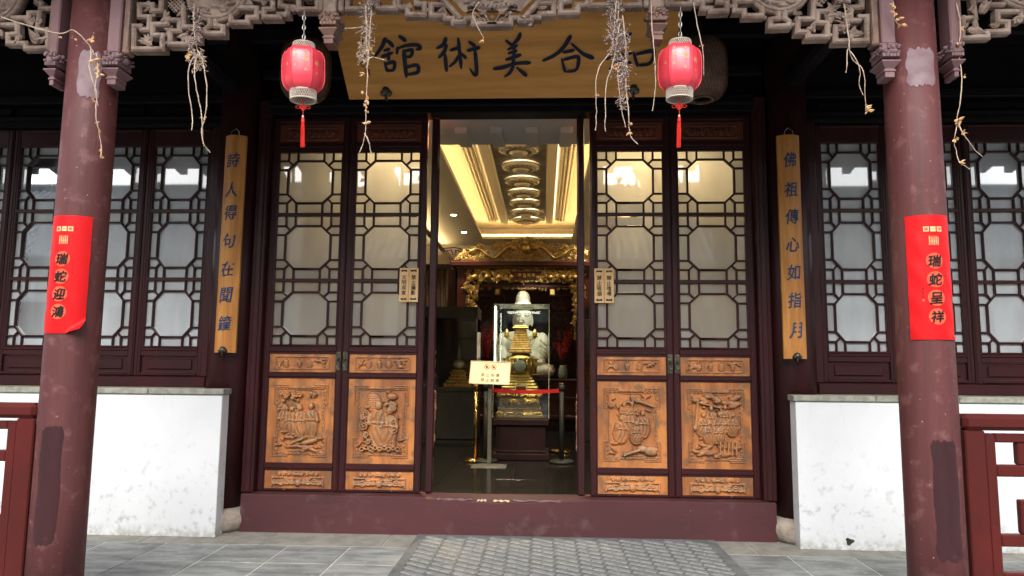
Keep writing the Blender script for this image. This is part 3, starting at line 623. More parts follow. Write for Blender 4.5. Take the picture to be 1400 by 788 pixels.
for (a, b, zz) in ((-.5, -.24, .266), (-.2, -.13, .263), (-.08, .04, .262), (.07, .42, .265)):
    q = MB(); n = 9; pts = [(a + (b - a) * k / n, zz + .006 + .004 * math.sin(k * 2.1 + a * 9)) for k in range(n + 1)] + [(b - (b - a) * k / n, zz - .004 - .005 * math.sin(k * 1.7 + 1 + a * 7)) for k in range(n + 1)]
    q.prism(pts, -.1285, -.12); part("worn_patch", q, m_bare if -.21 < a < .05 else m_capital, df)
for s in (-1, 1):
    a, b = sorted((s * 1.9335, s * 2.03)); part("jamb", MB().box(a, b, -.07, .09, .279, 3.4, .008), m_frame, df)
    a, b = sorted((s * 1.955, s * 1.995)); part("jamb_bead", MB().box(a, b, -.085, -.0705, .285, 3.28, .006), m_frame, df)
part("lintel", MB().box(-1.94, 1.94, -.07, .1, 3.283, 3.42, .008), m_shade_dark, df)
part("lintel_moulding", MB().box(-1.94, 1.94, -.1, -.071, 3.33, 3.365, .008), m_shade_dark, df)

# ------------------------------------------------------------------ door leaves
ZR = [(.285, .302), (.442, .497), (1.154, 1.2), (1.345, 1.402), (3.0, 3.068), (3.214, 3.276)]
CELLS = [(1.41, 1.912), (1.948, 2.45), (2.486, 2.99)]
LW, LTW = .638, .53
def leaf_frame_meshes():
    st = MB().box(-LW / 2, -LW / 2 + .047, 0, .055, .285, 3.276, .006); st.box(-LW / 2 + .012, -LW / 2 + .03, -.006, 0.0, .29, 3.27, .004)
    st.box(-LW / 2 + .0465, -LW / 2 + .055, .008, .05, .29, 3.27, .003)
    st2 = MB(); st2.v = [(-x, y, z) for x, y, z in st.v]; st2.f = [f[::-1] for f in st.f]
    rails = []
    for (a, b) in ZR:
        mb = MB().box(-LW / 2 + .047, LW / 2 - .047, .004, .053, a, b, .004)
        if b - a > .03: mb.box(-LW / 2 + .047, LW / 2 - .047, -.006, .004, (a + b) / 2 - .012, (a + b) / 2 + .012, .005)
        rails.append(mb.mesh("rail", m_frame))
    return st.mesh("stile", m_frame), st2.mesh("stile", m_frame), rails
def handle_mesh():
    mb = MB().box(-.02, .02, -.006, 0, -.075, .075, .004); mb.ball((0, -.012, .02), .012, 8, 6); mb.ball((0, -.008, .055), (.008, .005, .008), 6, 4); mb.ball((0, -.008, -.058), (.008, .005, .008), 6, 4)
    ring = [(.017 * math.sin(a), -.017, .0 - .018 + .024 * math.cos(a)) for a in np.linspace(0, 2 * math.pi, 13)]; mb.tube(ring, .0035, 5); return mb.mesh("handle", m_bronze)
def make_leaf(name, label, cx, kind, y=0.0, rotz=0, hs=0, panels=True):
    t = thing(name, label, "door", (cx, y, 0), (0, 0, rotz), "carved lattice door leaves")
    a, b, rails = shared("leaf_frame", leaf_frame_meshes)
    obj("stile", a, t); obj("stile", b, t)
    for r_ in rails: obj("rail", r_, t)
    obj("lattice", shared("leaf_lattice", lambda: lattice_mesh(LTW, CELLS, .0165, .006, .03, m_frame)), t)
    add_panes(t, LTW - .004, CELLS, .034)
    bk = shared("panel_back", lambda: MB().box(-PW / 2, PW / 2, 0, .02, 0, PH).mesh("board", m_panelwood))
    bp = obj("carved_panel", big_panel(kind), t, (0, .016, .4985)); q = obj("board", bk, bp, (0, .0075, 0))
    up_ = obj("carved_strip", strip_panel(kind % 4), t, (0, .014, 1.2015)); lo_ = obj("carved_strip", strip_panel(9), t, (0, .014, .303)); tp = obj("carved_strip", strip_panel(5), t, (0, .014, 3.0695))
    sb = shared("strip_back", lambda: MB().box(-PW / 2, PW / 2, .006, .02, 0, .138).mesh("board", m_panelwood))
    for q in (up_, lo_, tp): obj("board", sb, q)
    if hs: obj("handle", shared("handle", handle_mesh), t, (hs * (LW / 2 - .026), -.008, 1.29))
    pin = shared("pin", lambda: MB().lathe([(.009, 0), (.009, .01), (.005, .013)], 10, (0, 0, 0), axis='Y').mesh("peg", m_bronze))
    obj("peg", pin, t, (hs * -.1 if hs else .1, .004, .294))
    return t
make_leaf("door_leaf", "leftmost closed door leaf, its orange panel carved with standing monks under clouds", -1.6145, 0, 0, 0, 1)
make_leaf("door_leaf", "closed door leaf just left of the entrance, panel carved with two robed figures amid ribbons", -.975, 1, 0, 0, -1)
make_leaf("door_leaf", "closed door leaf just right of the entrance, panel carved with a seated group and clouds", .972, 2, 0, 0, 1)
make_leaf("door_leaf", "rightmost closed door leaf, panel carved with a crowd below a pine tree", 1.6115, 3, 0, 0, -1)
make_leaf("open_door_leaf", "door leaf swung inward at the left edge of the open entrance", -.572, 0, .035 + .32, R(98.2), 0).location.x = -.615
make_leaf("open_door_leaf", "door leaf swung inward at the right edge of the open entrance", .572, 1, .035 + .32, R(-93.2), 0).location.x = .575
# ------------------------------------------------------------------ side windows
WC = [(1.39, 1.925), (1.955, 2.49), (2.52, 3.055)]
WW, WLT = .57, .46
def win_meshes():
    st = MB().box(-WW / 2, -WW / 2 + .05, 0, .055, 1.157, 3.2, .006); st.box(-WW / 2 + .012, -WW / 2 + .03, -.006, 0, 1.165, 3.19, .004)
    st2 = MB(); st2.v = [(-x, y, z) for x, y, z in st.v]; st2.f = [f[::-1] for f in st.f]
    rails = []
    for (a, b) in ((1.157, 1.188), (1.318, 1.384), (3.061, 3.2)):
        mb = MB().box(-WW / 2 + .05, WW / 2 - .05, .004, .053, a, b, .004); mb.box(-WW / 2 + .05, WW / 2 - .05, -.005, .004, b - .024, b - .004, .004); rails.append(mb.mesh("rail", m_frame))
    ap = MB().box(-WLT / 2 - .004, WLT / 2 + .004, .024, .045, 1.189, 1.317); ap.box(-.185, .185, .012, .025, 1.212, 1.296, .01)
    return st.mesh("stile", m_frame), st2.mesh("stile", m_frame), rails, ap.mesh("apron_panel", m_frame)
wl = {(-1, 0): "lattice window leaf nearest the left couplet board", (-1, 1): "lattice window leaf half hidden behind the left front column", (-1, 2): "lattice window leaf left of the left front column", (-1, 3): "lattice window leaf cut by the left edge of the picture",
      (1, 0): "lattice window leaf nearest the right couplet board", (1, 1): "lattice window leaf mostly hidden behind the right front column", (1, 2): "lattice window leaf right of the right front column", (1, 3): "lattice window leaf cut by the right edge of the picture"}
for s in (-1, 1):
    side = "left" if s < 0 else "right"
    for k in range(4):
        t = thing("window_leaf", wl[(s, k)], "window", (s * (2.712 + k * .5745), .03, 0), (0, 0, 0), "octagon lattice window leaves")
        a, b, rails, ap = shared("win_frame", win_meshes)
        obj("stile", a, t); obj("stile", b, t); obj("apron_panel", ap, t)
        for r_ in rails: obj("rail", r_, t)
        obj("lattice", shared("win_lattice", lambda: lattice_mesh(WLT, WC, .0155, .006, .03, m_frame)), t)
        add_panes(t, WLT - .004, WC, .034, m_glass2)
    f = thing("window_frame", "maroon sill beam, post and shade-darkened head of the %s row of windows" % side, "window frame", (s * 3.6, .03, 1.08))
    a, b = sorted((s * 2.37, s * 5.0)); part("sill_beam", MB().box(a, b, -.045, .1, 1.0745, 1.156, .006), m_frame, f)
    a, b = sorted((s * 2.362, s * 2.424)); part("post", MB().box(a, b, -.02, .1, 1.157, 3.2, .006), m_frame, f)
    a, b = sorted((s * 2.362, s * 5.0)); part("head", MB().box(a, b, -.02, .1, 3.202, 3.3, .008), m_shade_dark, f)
    for (za, zb, yy) in ((3.215, 3.235, -.032), (3.262, 3.285, -.036)): part("moulding", MB().box(a, b, yy, -.0205, za, zb, .004), m_shade_dark, f)
    a, b = sorted((s * 5.02, s * 5.3)); part("end_post", MB().box(a, b, -.3, .12, 0, 4.2, .01), m_frame, f)
# upper wall above doors and windows
uw = thing("upper_wall", "shade-darkened timber wall of beams and boards above the doors and windows", "wall", (0, .1, 3.3))
part("board_wall", MB().box(-5.3, 5.3, .06, .12, 3.302, 4.3), m_shade_dark, uw)
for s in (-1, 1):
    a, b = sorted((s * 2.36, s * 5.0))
    part("beam", MB().box(a, b, -.03, .059, 3.40, 3.475, .01), m_shade_dark, uw)
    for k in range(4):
        c = s * (2.712 + k * .5745); part("board_panel", MB().box(c - .24, c + .24, .03, .0595, 3.32, 3.385, .008), m_shade_dark, uw)
part("beam", MB().box(-2.03, 2.03, -.06, .0595, 3.58, 3.68, .015), m_shade_dark, uw)
part("tie_beam", MB().box(-5.3, 5.3, -.14, .058, 3.86, 4.0, .02), m_shade_dark, uw)

# ------------------------------------------------------------------ eave
def ez(y): return 4.26 + (y - .1) * .25
ev = thing("eave_roof", "dark sloping verandah roof with rafters and pale boards overhead", "roof", (0, -1.4, 3.6))
mb = MB(); mb.add([(x, y, ez(y) + dz) for y in (-2.65, .4) for dz in (0.09, .13) for x in (-6.2, 6.2)], [(0, 1, 5, 4), (2, 6, 7, 3), (0, 2, 3, 1), (4, 5, 7, 6), (0, 4, 6, 2), (1, 3, 7, 5)])
part("boarding", mb, m_board, ev)
rf = shared("rafter", lambda: MB().add([(x, y, ez(y) + dz) for y in (-2.62, .05) for dz in (-.02, .088) for x in (-.045, .045)], [(0, 1, 5, 4), (2, 6, 7, 3), (0, 2, 3, 1), (4, 5, 7, 6), (0, 4, 6, 2), (1, 3, 7, 5)]).mesh("rafter", m_shade_dark))
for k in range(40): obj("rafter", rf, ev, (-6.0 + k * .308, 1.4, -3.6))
part("tile_layer", MB().add([(x, y, ez(y) + dz) for y in (-2.72, .8) for dz in (.132, .24) for x in (-6.3, 6.3)], [(0, 1, 5, 4), (2, 6, 7, 3), (0, 2, 3, 1), (4, 5, 7, 6), (0, 4, 6, 2), (1, 3, 7, 5)]), m_tile, ev)
part("eave_beam", MB().box(-6.2, 6.2, -1.9, -1.76, 3.42, 3.58, .03), m_shade_dark, ev)
for s in (-1, 1): part("cross_beam", MB().box(s * 2.2 - .07, s * 2.2 + .07, -1.75, -.17, 3.42, 3.58, .03), m_shade_dark, ev)
# ------------------------------------------------------------------ front columns
CR, CY = .129, -1.88
for s in (-1, 1):
    side = "left" if s < 0 else "right"; cx = s * 2.2
    t = thing("front_column", "dusty red round column on the %s of the verandah front, with patched paint and a red poster" % side, "column", (cx, CY, 0))
    part("shaft", MB().lathe([(.131, 0), (CR, .6), (CR, 2.2), (.125, 3.6)], 56, (cx, CY, 0)), m_col, t, True)
    part("foot", MB().lathe([(.17, -.02), (.185, .02), (.18, .06), (.15, .09), (.132, .095)], 40, (cx, CY, 0)), m_stone, t, True)
    def patch(a0, a1, z0, z1, mt, seed, lift=.0025):
        rng = random.Random(seed); n, m_ = 14, 22; V = []; F = []
        for j in range(m_ + 1):
            tz = j / m_; e = min(tz, 1 - tz) * (z1 - z0); cut = max(0, 1 - e / .035) ** 2 * 6
            la, ra = a0 + cut + rng.uniform(-1.1, 1.1) + 1.5 * math.sin(j * .6 + seed), a1 - cut + rng.uniform(-1.1, 1.1) + 1.5 * math.sin(j * .45 + seed * 2)
            for i in range(n + 1):
                a = R(la + (ra - la) * i / n); z = z0 + (z1 - z0) * tz + (rng.uniform(-.009, .009) if j in (0, m_) else 0); rr = CR + lift - max(0, z - 2.2) * .005 / 1.57
                V.append((cx + rr * math.sin(a), CY - rr * math.cos(a), z))
        for j in range(m_):
            for i in range(n): q = j * (n + 1) + i; F.append((q, q + 1, q + n + 2, q + n + 1))
        part("paint_patch", MB().add(V, F), mt, t, True)
    m_pp = M("grey_mauve_patch", (.25, .18, .195), .55, (.17, .1, .108), 7, bump=.15, lo=.3, hi=.7) if s < 0 else bpy.data.materials["grey_mauve_patch"]
    m_pd = M("dark_maroon_patch", (.044, .015, .017), .4, (.034, .012, .014), 8, (1, 1, .3), bump=.15, stain=((.12, .065, .065), 11, .6, .75, .6)) if s < 0 else bpy.data.materials["dark_maroon_patch"]
    if s < 0: patch(2, 50, 2.67, 2.925, m_pp, 1); patch(-17, 30, .36, .94, m_pd, 2)
    else: patch(-34, 28, 2.69, 2.885, m_pp, 3); patch(-26, 25, .375, .93, m_pd, 4)
    # flaked plaster scar
    if s < 0: patch(-62, -48, .93, 1.07, M("pink_primer", (.5, .3, .28), .8, bump=.3), 9, .001)

# ------------------------------------------------------------------ red posters
for s in (-1, 1):
    cx = s * 2.2; ac = R(8 if s < 0 else -6); side = "left" if s < 0 else "right"; PWd, z0, z1 = .222, 1.41, 2.025
    t = thing("poster", ("red paper poster with four black characters on the left column, lower corner curling" if s < 0 else "red paper poster with four black characters on the right column"), "poster", (cx, CY - CR, z0))
    def cyl(u, y, v):
        """paper coordinates: u across from the middle, y lift, v height"""
        rr = CR + .004 - y; a = ac + u / (CR + .004)
        return (cx + rr * math.sin(a), CY - rr * math.cos(a), v)
    nU, nV = 26, 40; V = []; F = []
    for j in range(nV + 1):
        for i in range(nU + 1):
            u = -PWd / 2 + PWd * i / nU; v = z0 + (z1 - z0) * j / nV
            lift = .0035 * math.sin(u * 42 + v * 17) * math.sin(v * 23 + u * 9) * (1 if abs(u) > .05 else .3)
            if s < 0:
                d = (u - PWd / 2) * .8 + (z0 + .075 - v) * .9
                if d > 0: lift += min(.05, d * .9); u -= d * .5; v += d * .35
            elif j < 2 and i > nU - 3: lift += .006
            V.append(cyl(u, -max(0, lift), v))
    for j in range(nV):
        for i in range(nU): q = j * (nU + 1) + i; F.append((q, q + 1, q + nU + 2, q + nU + 1))
    part("sheet", MB().add(V, F), m_poster, t, True)
    uo = -.018 if s < 0 else .012
    def disc(u0, v0, r_, mt, name, y=-.0022, sq=False):
        mb = MB(); V = []; n = 20; 
        if sq:
            g = 6; V = [(u0 - r_ + 2 * r_ * i / g, y, v0 - r_ + 2 * r_ * j / g) for j in range(g + 1) for i in range(g + 1)]; F = [(j * (g + 1) + i, j * (g + 1) + i + 1, (j + 1) * (g + 1) + i + 1, (j + 1) * (g + 1) + i) for j in range(g) for i in range(g)]
        else:
            V = [(u0, y, v0)]; 
            for k in (.5, 1):
                for i in range(n): V.append((u0 + r_ * k * math.cos(2 * math.pi * i / n), y, v0 + r_ * k * math.sin(2 * math.pi * i / n)))
            F = [(0, 1 + i, 1 + (i + 1) % n) for i in range(n)] + [(1 + i, 1 + n + i, 1 + n + (i + 1) % n, 1 + (i + 1) % n) for i in range(n)]
        mb.add([cyl(*p) for p in V], F); part(name, mb, mt, t)
    for k in range(3): disc(uo + (k - 1) * .031, 1.953, .0125, m_gold_ink, "emblem_square", sq=True)
    for k, ch in enumerate("第一寺"): put_char(ch, m_poster, t, (uo + (k - 1) * .031, -.004, 1.953), .018, .0, ext=.004, fn=cyl)
    disc(uo, 1.895, .0235, m_peach, "seal", sq=True)
    mb = MB()
    for k in range(5):
        for q in ((uo - .02 + k * .01, uo - .0175 + k * .01, 1.875, 1.915),): mb.box(q[0], q[1], -.0042, -.0032, q[2] + .004 * (k % 2), q[3] - .004 * (k % 3))
    mb.box(uo - .02, uo + .02, -.0042, -.0032, 1.891, 1.8935); mb.v = [cyl(*p) for p in mb.v]; part("seal_lines", mb, m_gold_ink, t)
    for k, ch in enumerate("瑞蛇迎鴻" if s < 0 else "瑞蛇呈祥"):
        zz = 1.795 - k * .091; disc(uo, zz, .04, m_peach, "halo")
        put_char(ch, m_black, t, (uo, -.0048, zz), .057, .022, .12, ext=.006, fn=cyl)
    for k, ch in enumerate("乙巳年春"): put_char(ch, m_black, t, (uo + .053, -.0035, 1.78 - k * .019), .009, ext=.01, fn=cyl)
    if s > 0:
        for k, ch in enumerate("賀新年"): put_char(ch, m_black, t, (uo - .058, -.0035, 1.66 - k * .019), .009, ext=.01, fn=cyl)
        disc(uo - .058, 1.602, .006, m_peach, "seal", sq=True)

# ------------------------------------------------------------------ carved hanging frieze
YF = -1.955
def lumps(mb, x0, x1, y0, y1, z0, z1, n, rng, r_=.011):
    for k in range(n):
        f = rng.choice("flr"); zz = rng.uniform(z0, z1)
        if f == 'f': c = (rng.uniform(x0, x1), y0, zz)
        else: c = (x0 if f == 'l' else x1, rng.uniform(y0, y1), zz)
        mb.ball(c, (r_ * rng.uniform(.7, 1.5), r_ * .8, r_ * rng.uniform(.5, 1.1)), 6, 4)
def pendant(t, x, wd, ztop, zc, k=1.0, mt=m_frieze):
    """square hanging post with a carved block and a stepped drop; zc = bottom of the shaft"""
    h = wd / 2; part("post", MB().box(x - h, x + h, YF - .045, YF + .06, zc, ztop, .006), mt, t)
    mb = MB().box(x - h - .006, x + h + .006, YF - .055, YF + .07, zc - .072 * k, zc - .001, .004); rng = random.Random(int(x * 1000)); lumps(mb, x - h - .008, x + h + .008, YF - .057, YF + .07, zc - .05 * k, zc - .004, 46, rng)
    for q in np.linspace(x - h, x + h, 5): mb.box(q - .007, q + .007, YF - .06, YF - .054, zc - .07 * k, zc - .054 * k)
    part("carved_block", mb, m_capital if mt is not m_frieze else m_friezedk, t)
    mb = MB(); n0 = h + .012; n1 = h - .012
    V = [(x + sx * a, (YF + .008) + sy * b, z) for (a, b, z) in ((n0, .068, zc - .088 * k), (n0, .068, zc - .094 * k), (n1, .045, zc - .122 * k), (n1, .045, zc - .166 * k)) for sx, sy in ((-1, -1), (1, -1), (1, 1), (-1, 1))]
    F = [(0, 3, 2, 1), (12, 13, 14, 15)] + [(i * 4 + j, i * 4 + (j + 1) % 4, i * 4 + 4 + (j + 1) % 4, i * 4 + 4 + j) for i in range(3) for j in range(4)]
    mb.add(V, F); mb.box(x - h + .008, x + h - .008, YF - .03, YF + .045, zc - .09 * k, zc - .07 * k); mb.box(x - h + .004, x + h - .004, YF - .042, YF + .05, zc - .14 * k, zc - .128 * k, .003)
    part("drop", mb, mt if mt is not m_frieze else m_friezedk, t)
def medallion(t, x, z, r_, seed):
    def fn(U, V):
        rng = random.Random(seed); d = np.hypot(U, V - r_); S = np.zeros_like(U); q = r_ / .157
        for k in range(3): S = np.maximum(S, figure(U, V, (-.05 + k * .05) * q, (.05 + .02 * (k % 2)) * q, .16 * q, 0, k == 1))
        for k in range(10): S = np.maximum(S, ell(U, V, (rng.uniform(-.1, .1) * q, rng.uniform(.03, .1) * q), .035 * q, .009 * q, rng.uniform(-.5, .5)))
        for k in range(8): a = rng.uniform(0, 3.1); S = np.maximum(S, ell(U, V, (.1 * q * math.cos(a), r_ + .1 * q * math.sin(a)), .03 * q, .014 * q, rng.uniform(-1, 1)))
        h = S * .02 * (d < r_ * .86) + dome(d - r_ * .93, r_ * .07) * .014
        return np.where(d < r_, h, -.03), S
    me = grid_mesh("medallion_disc", 2 * r_, 2 * r_, 90, 90, fn, m_frieze)
    me2 = me; o = obj("medallion", me2, t)
    # keep only the round part
    import bmesh
    bm = bmesh.new(); bm.from_mesh(me); dl = [v for v in bm.verts if math.hypot(v.co.x, v.co.z - r_) > r_ * 1.004]; bmesh.ops.delete(bm, geom=dl, context='VERTS'); bm.to_mesh(me); bm.free()
    off = rootoff(t); o.location = (x - off[0], YF - .012 - off[1], z - r_ - off[2])
    ring = [(x + r_ * math.cos(a), z + r_ * math.sin(a)) for a in np.linspace(0, 2 * math.pi, 41)]
    q = MB().bar2d(ring, .03, YF - .018, YF + .03, .35); part("rim", q, m_frieze, t, True)
    part("backing", MB().lathe([(r_, -.03), (r_, .0)], 40, (x, YF, z), axis='Y'), m_friezedk, t)
def ornament(t, c, s_, seed, n=5):
    rng = random.Random(seed); mb = MB()
    for k in range(n):
        a = rng.uniform(0, 6.28); d = (math.cos(a), rng.uniform(-.4, 0), math.sin(a)); mb.leaf((c[0] - d[0] * s_ * .3, YF - .012 + rng.uniform(-.006, .006), c[1] - d[2] * s_ * .3), d, s_ * rng.uniform(.8, 1.3), s_ * rng.uniform(.45, .7), curl=.4)
    mb.ball((c[0], YF - .01, c[1]), (s_ * .22, s_ * .15, s_ * .22), 7, 5)
    o = part("carved_leaves", mb, m_frieze, t); sm = o.modifiers.new("thick", 'SOLIDIFY'); sm.thickness = .008; return o
z1r = lambda zx, zy: (-1.927 + (zx - 160) * .000462, 2.946 - (zy - 625) * .000474)
TOP = 3.45
def up_path(p): return [(x, TOP if z > 3.235 else z) for x, z in p]
fz = thing("carved_frieze", "openwork carved wooden frieze hanging between the two front columns", "frieze", (0, YF, 3.45))
BW = .029
for mir in (0, 1):
    fx = (lambda x: .02 - x) if mir else (lambda x: x)
    for k in ("A", "B", "C", "D", "E", "G1", "G2", "G3"):
        P_ = [(fx(x), z) for x, z in up_path(FRET[k])]
        if mir: P_ = P_[::-1]
        o_ = {"A": 0, "B": .003, "C": .001, "D": .002, "E": 0, "G1": .001, "G2": .0025, "G3": 0}[k]
        part("fret_bar", MB().bar2d(P_, BW, YF - .024 + o_, YF + .036 - o_), m_frieze, fz)
    medallion(fz, fx(-1.491), 3.264, .157, 4 + mir)
    for k, (c, s_, n) in enumerate([(z1r(310, 540), .055, 7), (z1r(560, 395), .05, 4), (z1r(750, 470), .05, 5), (z1r(510, 245), .05, 5), (z1r(920, 310), .04, 4), (z1r(290, 130), .03, 3), (z1r(700, 180), .045, 5), ((-1.225, 3.19), .035, 4), ((-1.19, 3.24), .04, 4), ((-.44, 3.16), .04, 4), ((-.25, 3.15), .045, 4), ((-.6, 3.225), .05, 5), ((-1.3, 3.2), .04, 4), ((-.2, 3.06), .02, 2), ((-1.72, 3.3), .05, 6), ((-1.1, 3.3), .06, 6), ((-.45, 3.32), .06, 6)]):
        ornament(fz, (fx(c[0]), c[1]), s_, k + 40 * mir, n)
    for c in (z1r(545, 550), z1r(960, 425), z1r(1265, 340), (-1.244, 3.147), (-.335, 3.15), z1r(290, 60), z1r(365, 215), z1r(180, 170)): part("bead", MB().ball((fx(c[0]), YF - .002, c[1]), .012, 8, 6), m_frieze, fz, True)
    # endless knot
    mb = MB(); kc = z1r(640, 95)
    for q in (-.024, -.008, .008, .024):
        for (dx, dz) in ((1, 1), (1, -1)):
            a = (fx(kc[0]) + q * .7 - dx * .026, kc[1] + q * .7 * (-dz) - dz * .026); b = (fx(kc[0]) + q * .7 + dx * .026, kc[1] + q * .7 * (-dz) + dz * .026); mb.bar2d([a, b], .008, YF - .02 + (.003 if dz > 0 else 0), YF + .01)
    part("knot_carving", mb, m_frieze, fz)
    # rosette coin
    part("coin", MB().lathe([(.001, .018), (.01, .018), (.012, .012), (.018, .016), (.021, .01), (.021, -.02)], 18, (fx(-1.066), YF, 3.168), axis='Y'), m_frieze, fz, True)
    pendant(fz, fx(-.856), .072, TOP, 3.122)
    for (a, b) in ((-.925, -.893), (-.819, -.787)): part("post_board", MB().box(*sorted((fx(a), fx(b))), YF - .025, YF + .035, 3.14, TOP, .008), m_frieze, fz)
    part("edge_board", MB().box(*sorted((fx(-1.985), fx(-1.948))), YF - .03, YF + .04, 2.915, TOP, .008), m_friezedk, fz)
    part("edge_bead", MB().box(*sorted((fx(-1.956), fx(-1.949))), YF - .034, YF - .0305, 2.95, TOP, .002), m_frieze, fz)
    pendant(fz, fx(-2.022), .07, TOP, 2.915, 1.05, m_postpaint)
part("top_rail", MB().box(-2.05, 2.07, YF - .03, YF + .05, TOP, 3.52, .01), m_frieze, fz)
# fan-shaped carved panel in the middle
def fan_fn(U, V):
    rng = random.Random(77); S = np.zeros_like(U)
    for k in range(7): S = np.maximum(S, figure(U, V, -.17 + k * .057, .1 + .02 * (k % 2), .12, 0, k % 2 == 0))
    for k in range(26): S = np.maximum(S, ell(U, V, (rng.uniform(-.22, .22), rng.uniform(.05, .3)), rng.uniform(.015, .045), .008, rng.uniform(-.8, .8)))
    for k in range(11): S = np.maximum(S, ringd(U, V, (-.12 + k * .024, .045 + .006 * math.sin(k)), .009, .0045))
    S = np.maximum(S, cap(U, V, (-.08, .1), (.05, .075), .006)); edge = .02 + .022 * np.abs(U / .13) ** 1.2 * (np.abs(U) < .13) + .014 * np.cos(U * 60) * (np.abs(U) < .13)
    lim = .14 + V * .9
    return np.where((V > edge * .8) & (np.abs(U) < lim), S * .016, -.04), S
fme = grid_mesh("fan_relief", .62, .34, 130, 76, fan_fn, m_frieze)
import bmesh
bm = bmesh.new(); bm.from_mesh(fme); bmesh.ops.delete(bm, geom=[v for v in bm.verts if v.co.y > .02], context='VERTS'); bm.to_mesh(fme); bm.free()
fo = obj("fan_panel", fme, fz, (.011, -.01, 3.115 - 3.45))
part("fan_backing", MB().prism([(-.14 + .011, 3.14), (-.06, 3.15), (.011, 3.14), (.08, 3.15), (.14 + .011, 3.14), (.40, 3.44), (-.38, 3.44)], YF - .004, YF + .02), m_friezedk, fz)
for s in (-1, 1): part("fan_edge_bar", MB().bar2d([(.011 + s * .176, 3.1), (.011 + s * .475, 3.44)][::s], .03, YF - .03, YF + .03), m_frieze, fz)
mb = MB()
for s in (-1, 1):
    mb.bar2d([(.011 + s * .09, 3.125), (.011 + s * .035, 3.075)], .008, YF - .012, YF + .012); mb.bar2d([(.011 + s * .06, 3.12), (.011 + s * .04, 3.12), (.011 + s * .02, 3.08)], .009, YF - .015, YF + .012)
    for q in (.03, .055, .075): mb.leaf((.011 + s * q, YF - .01, 3.08), (s * .6, 0, .5), .03, .014)
    mb.ball((.011 + s * .095, YF - .008, 3.122), .012, 7, 5)
mb.ball((.011, YF - .01, 3.1), (.014, .01, .012), 8, 6); part("leaf_tracery", mb, m_frieze, fz)
# friezes of the neighbouring bays
for mir in (0, 1):
    fx = (lambda x: .02 - x) if mir else (lambda x: x); side = "right" if mir else "left"
    t = thing("carved_frieze", "carved wooden frieze running off the %s edge beyond the column" % side, "frieze", (fx(-2.6), YF, 3.45))
    for k in ("O1", "O2", "O3"):
        P_ = [(fx(x), z) for x, z in up_path(FRET[k])]
        part("fret_bar", MB().bar2d(P_[::-1] if mir else P_, BW, YF - .02 + .002 * int(k[1]), YF + .03 - .002 * int(k[1])), m_frieze, t)
    medallion(t, fx(-2.749), 3.279, .164, 9 + mir)
    for k, (c, s_, n) in enumerate([((-2.52, 3.1), .06, 4), ((-2.48, 3.0), .07, 5), ((-2.58, 3.02), .045, 4), ((-2.46, 3.11), .035, 3), ((-2.43, 3.02), .03, 3)]): ornament(t, (fx(c[0]), c[1]), s_, k + 70 + 9 * mir, n)
    cu = [(fx(-2.69 + .022 * math.cos(a) * (1 - i / 22)), 3.045 + .022 * math.sin(a) * (1 - i / 22)) for i, a in enumerate(np.linspace(-.5, 8, 20))]; part("scroll_end", MB().bar2d(cu, .012, YF - .02, YF + .025), m_frieze, t)
    part("edge_board", MB().box(*sorted((fx(-2.402), fx(-2.372))), YF - .03, YF + .04, 2.93, TOP, .008), m_friezedk, t)
    pendant(t, fx(-2.352), .045, TOP, 2.915, 1.05, m_postpaint)
    part("top_rail", MB().box(*sorted((fx(-2.33), fx(-3.9))), YF - .03, YF + .05, TOP, 3.52, .01), m_frieze, t)
    part("lower_bar", MB().bar2d([(fx(-2.772), 3.065), (fx(-3.0), 3.065), (fx(-3.0), 3.12), (fx(-3.3), 3.12), (fx(-3.3), TOP)][::(-1 if mir else 1)], BW, YF - .019, YF + .03), m_frieze, t)

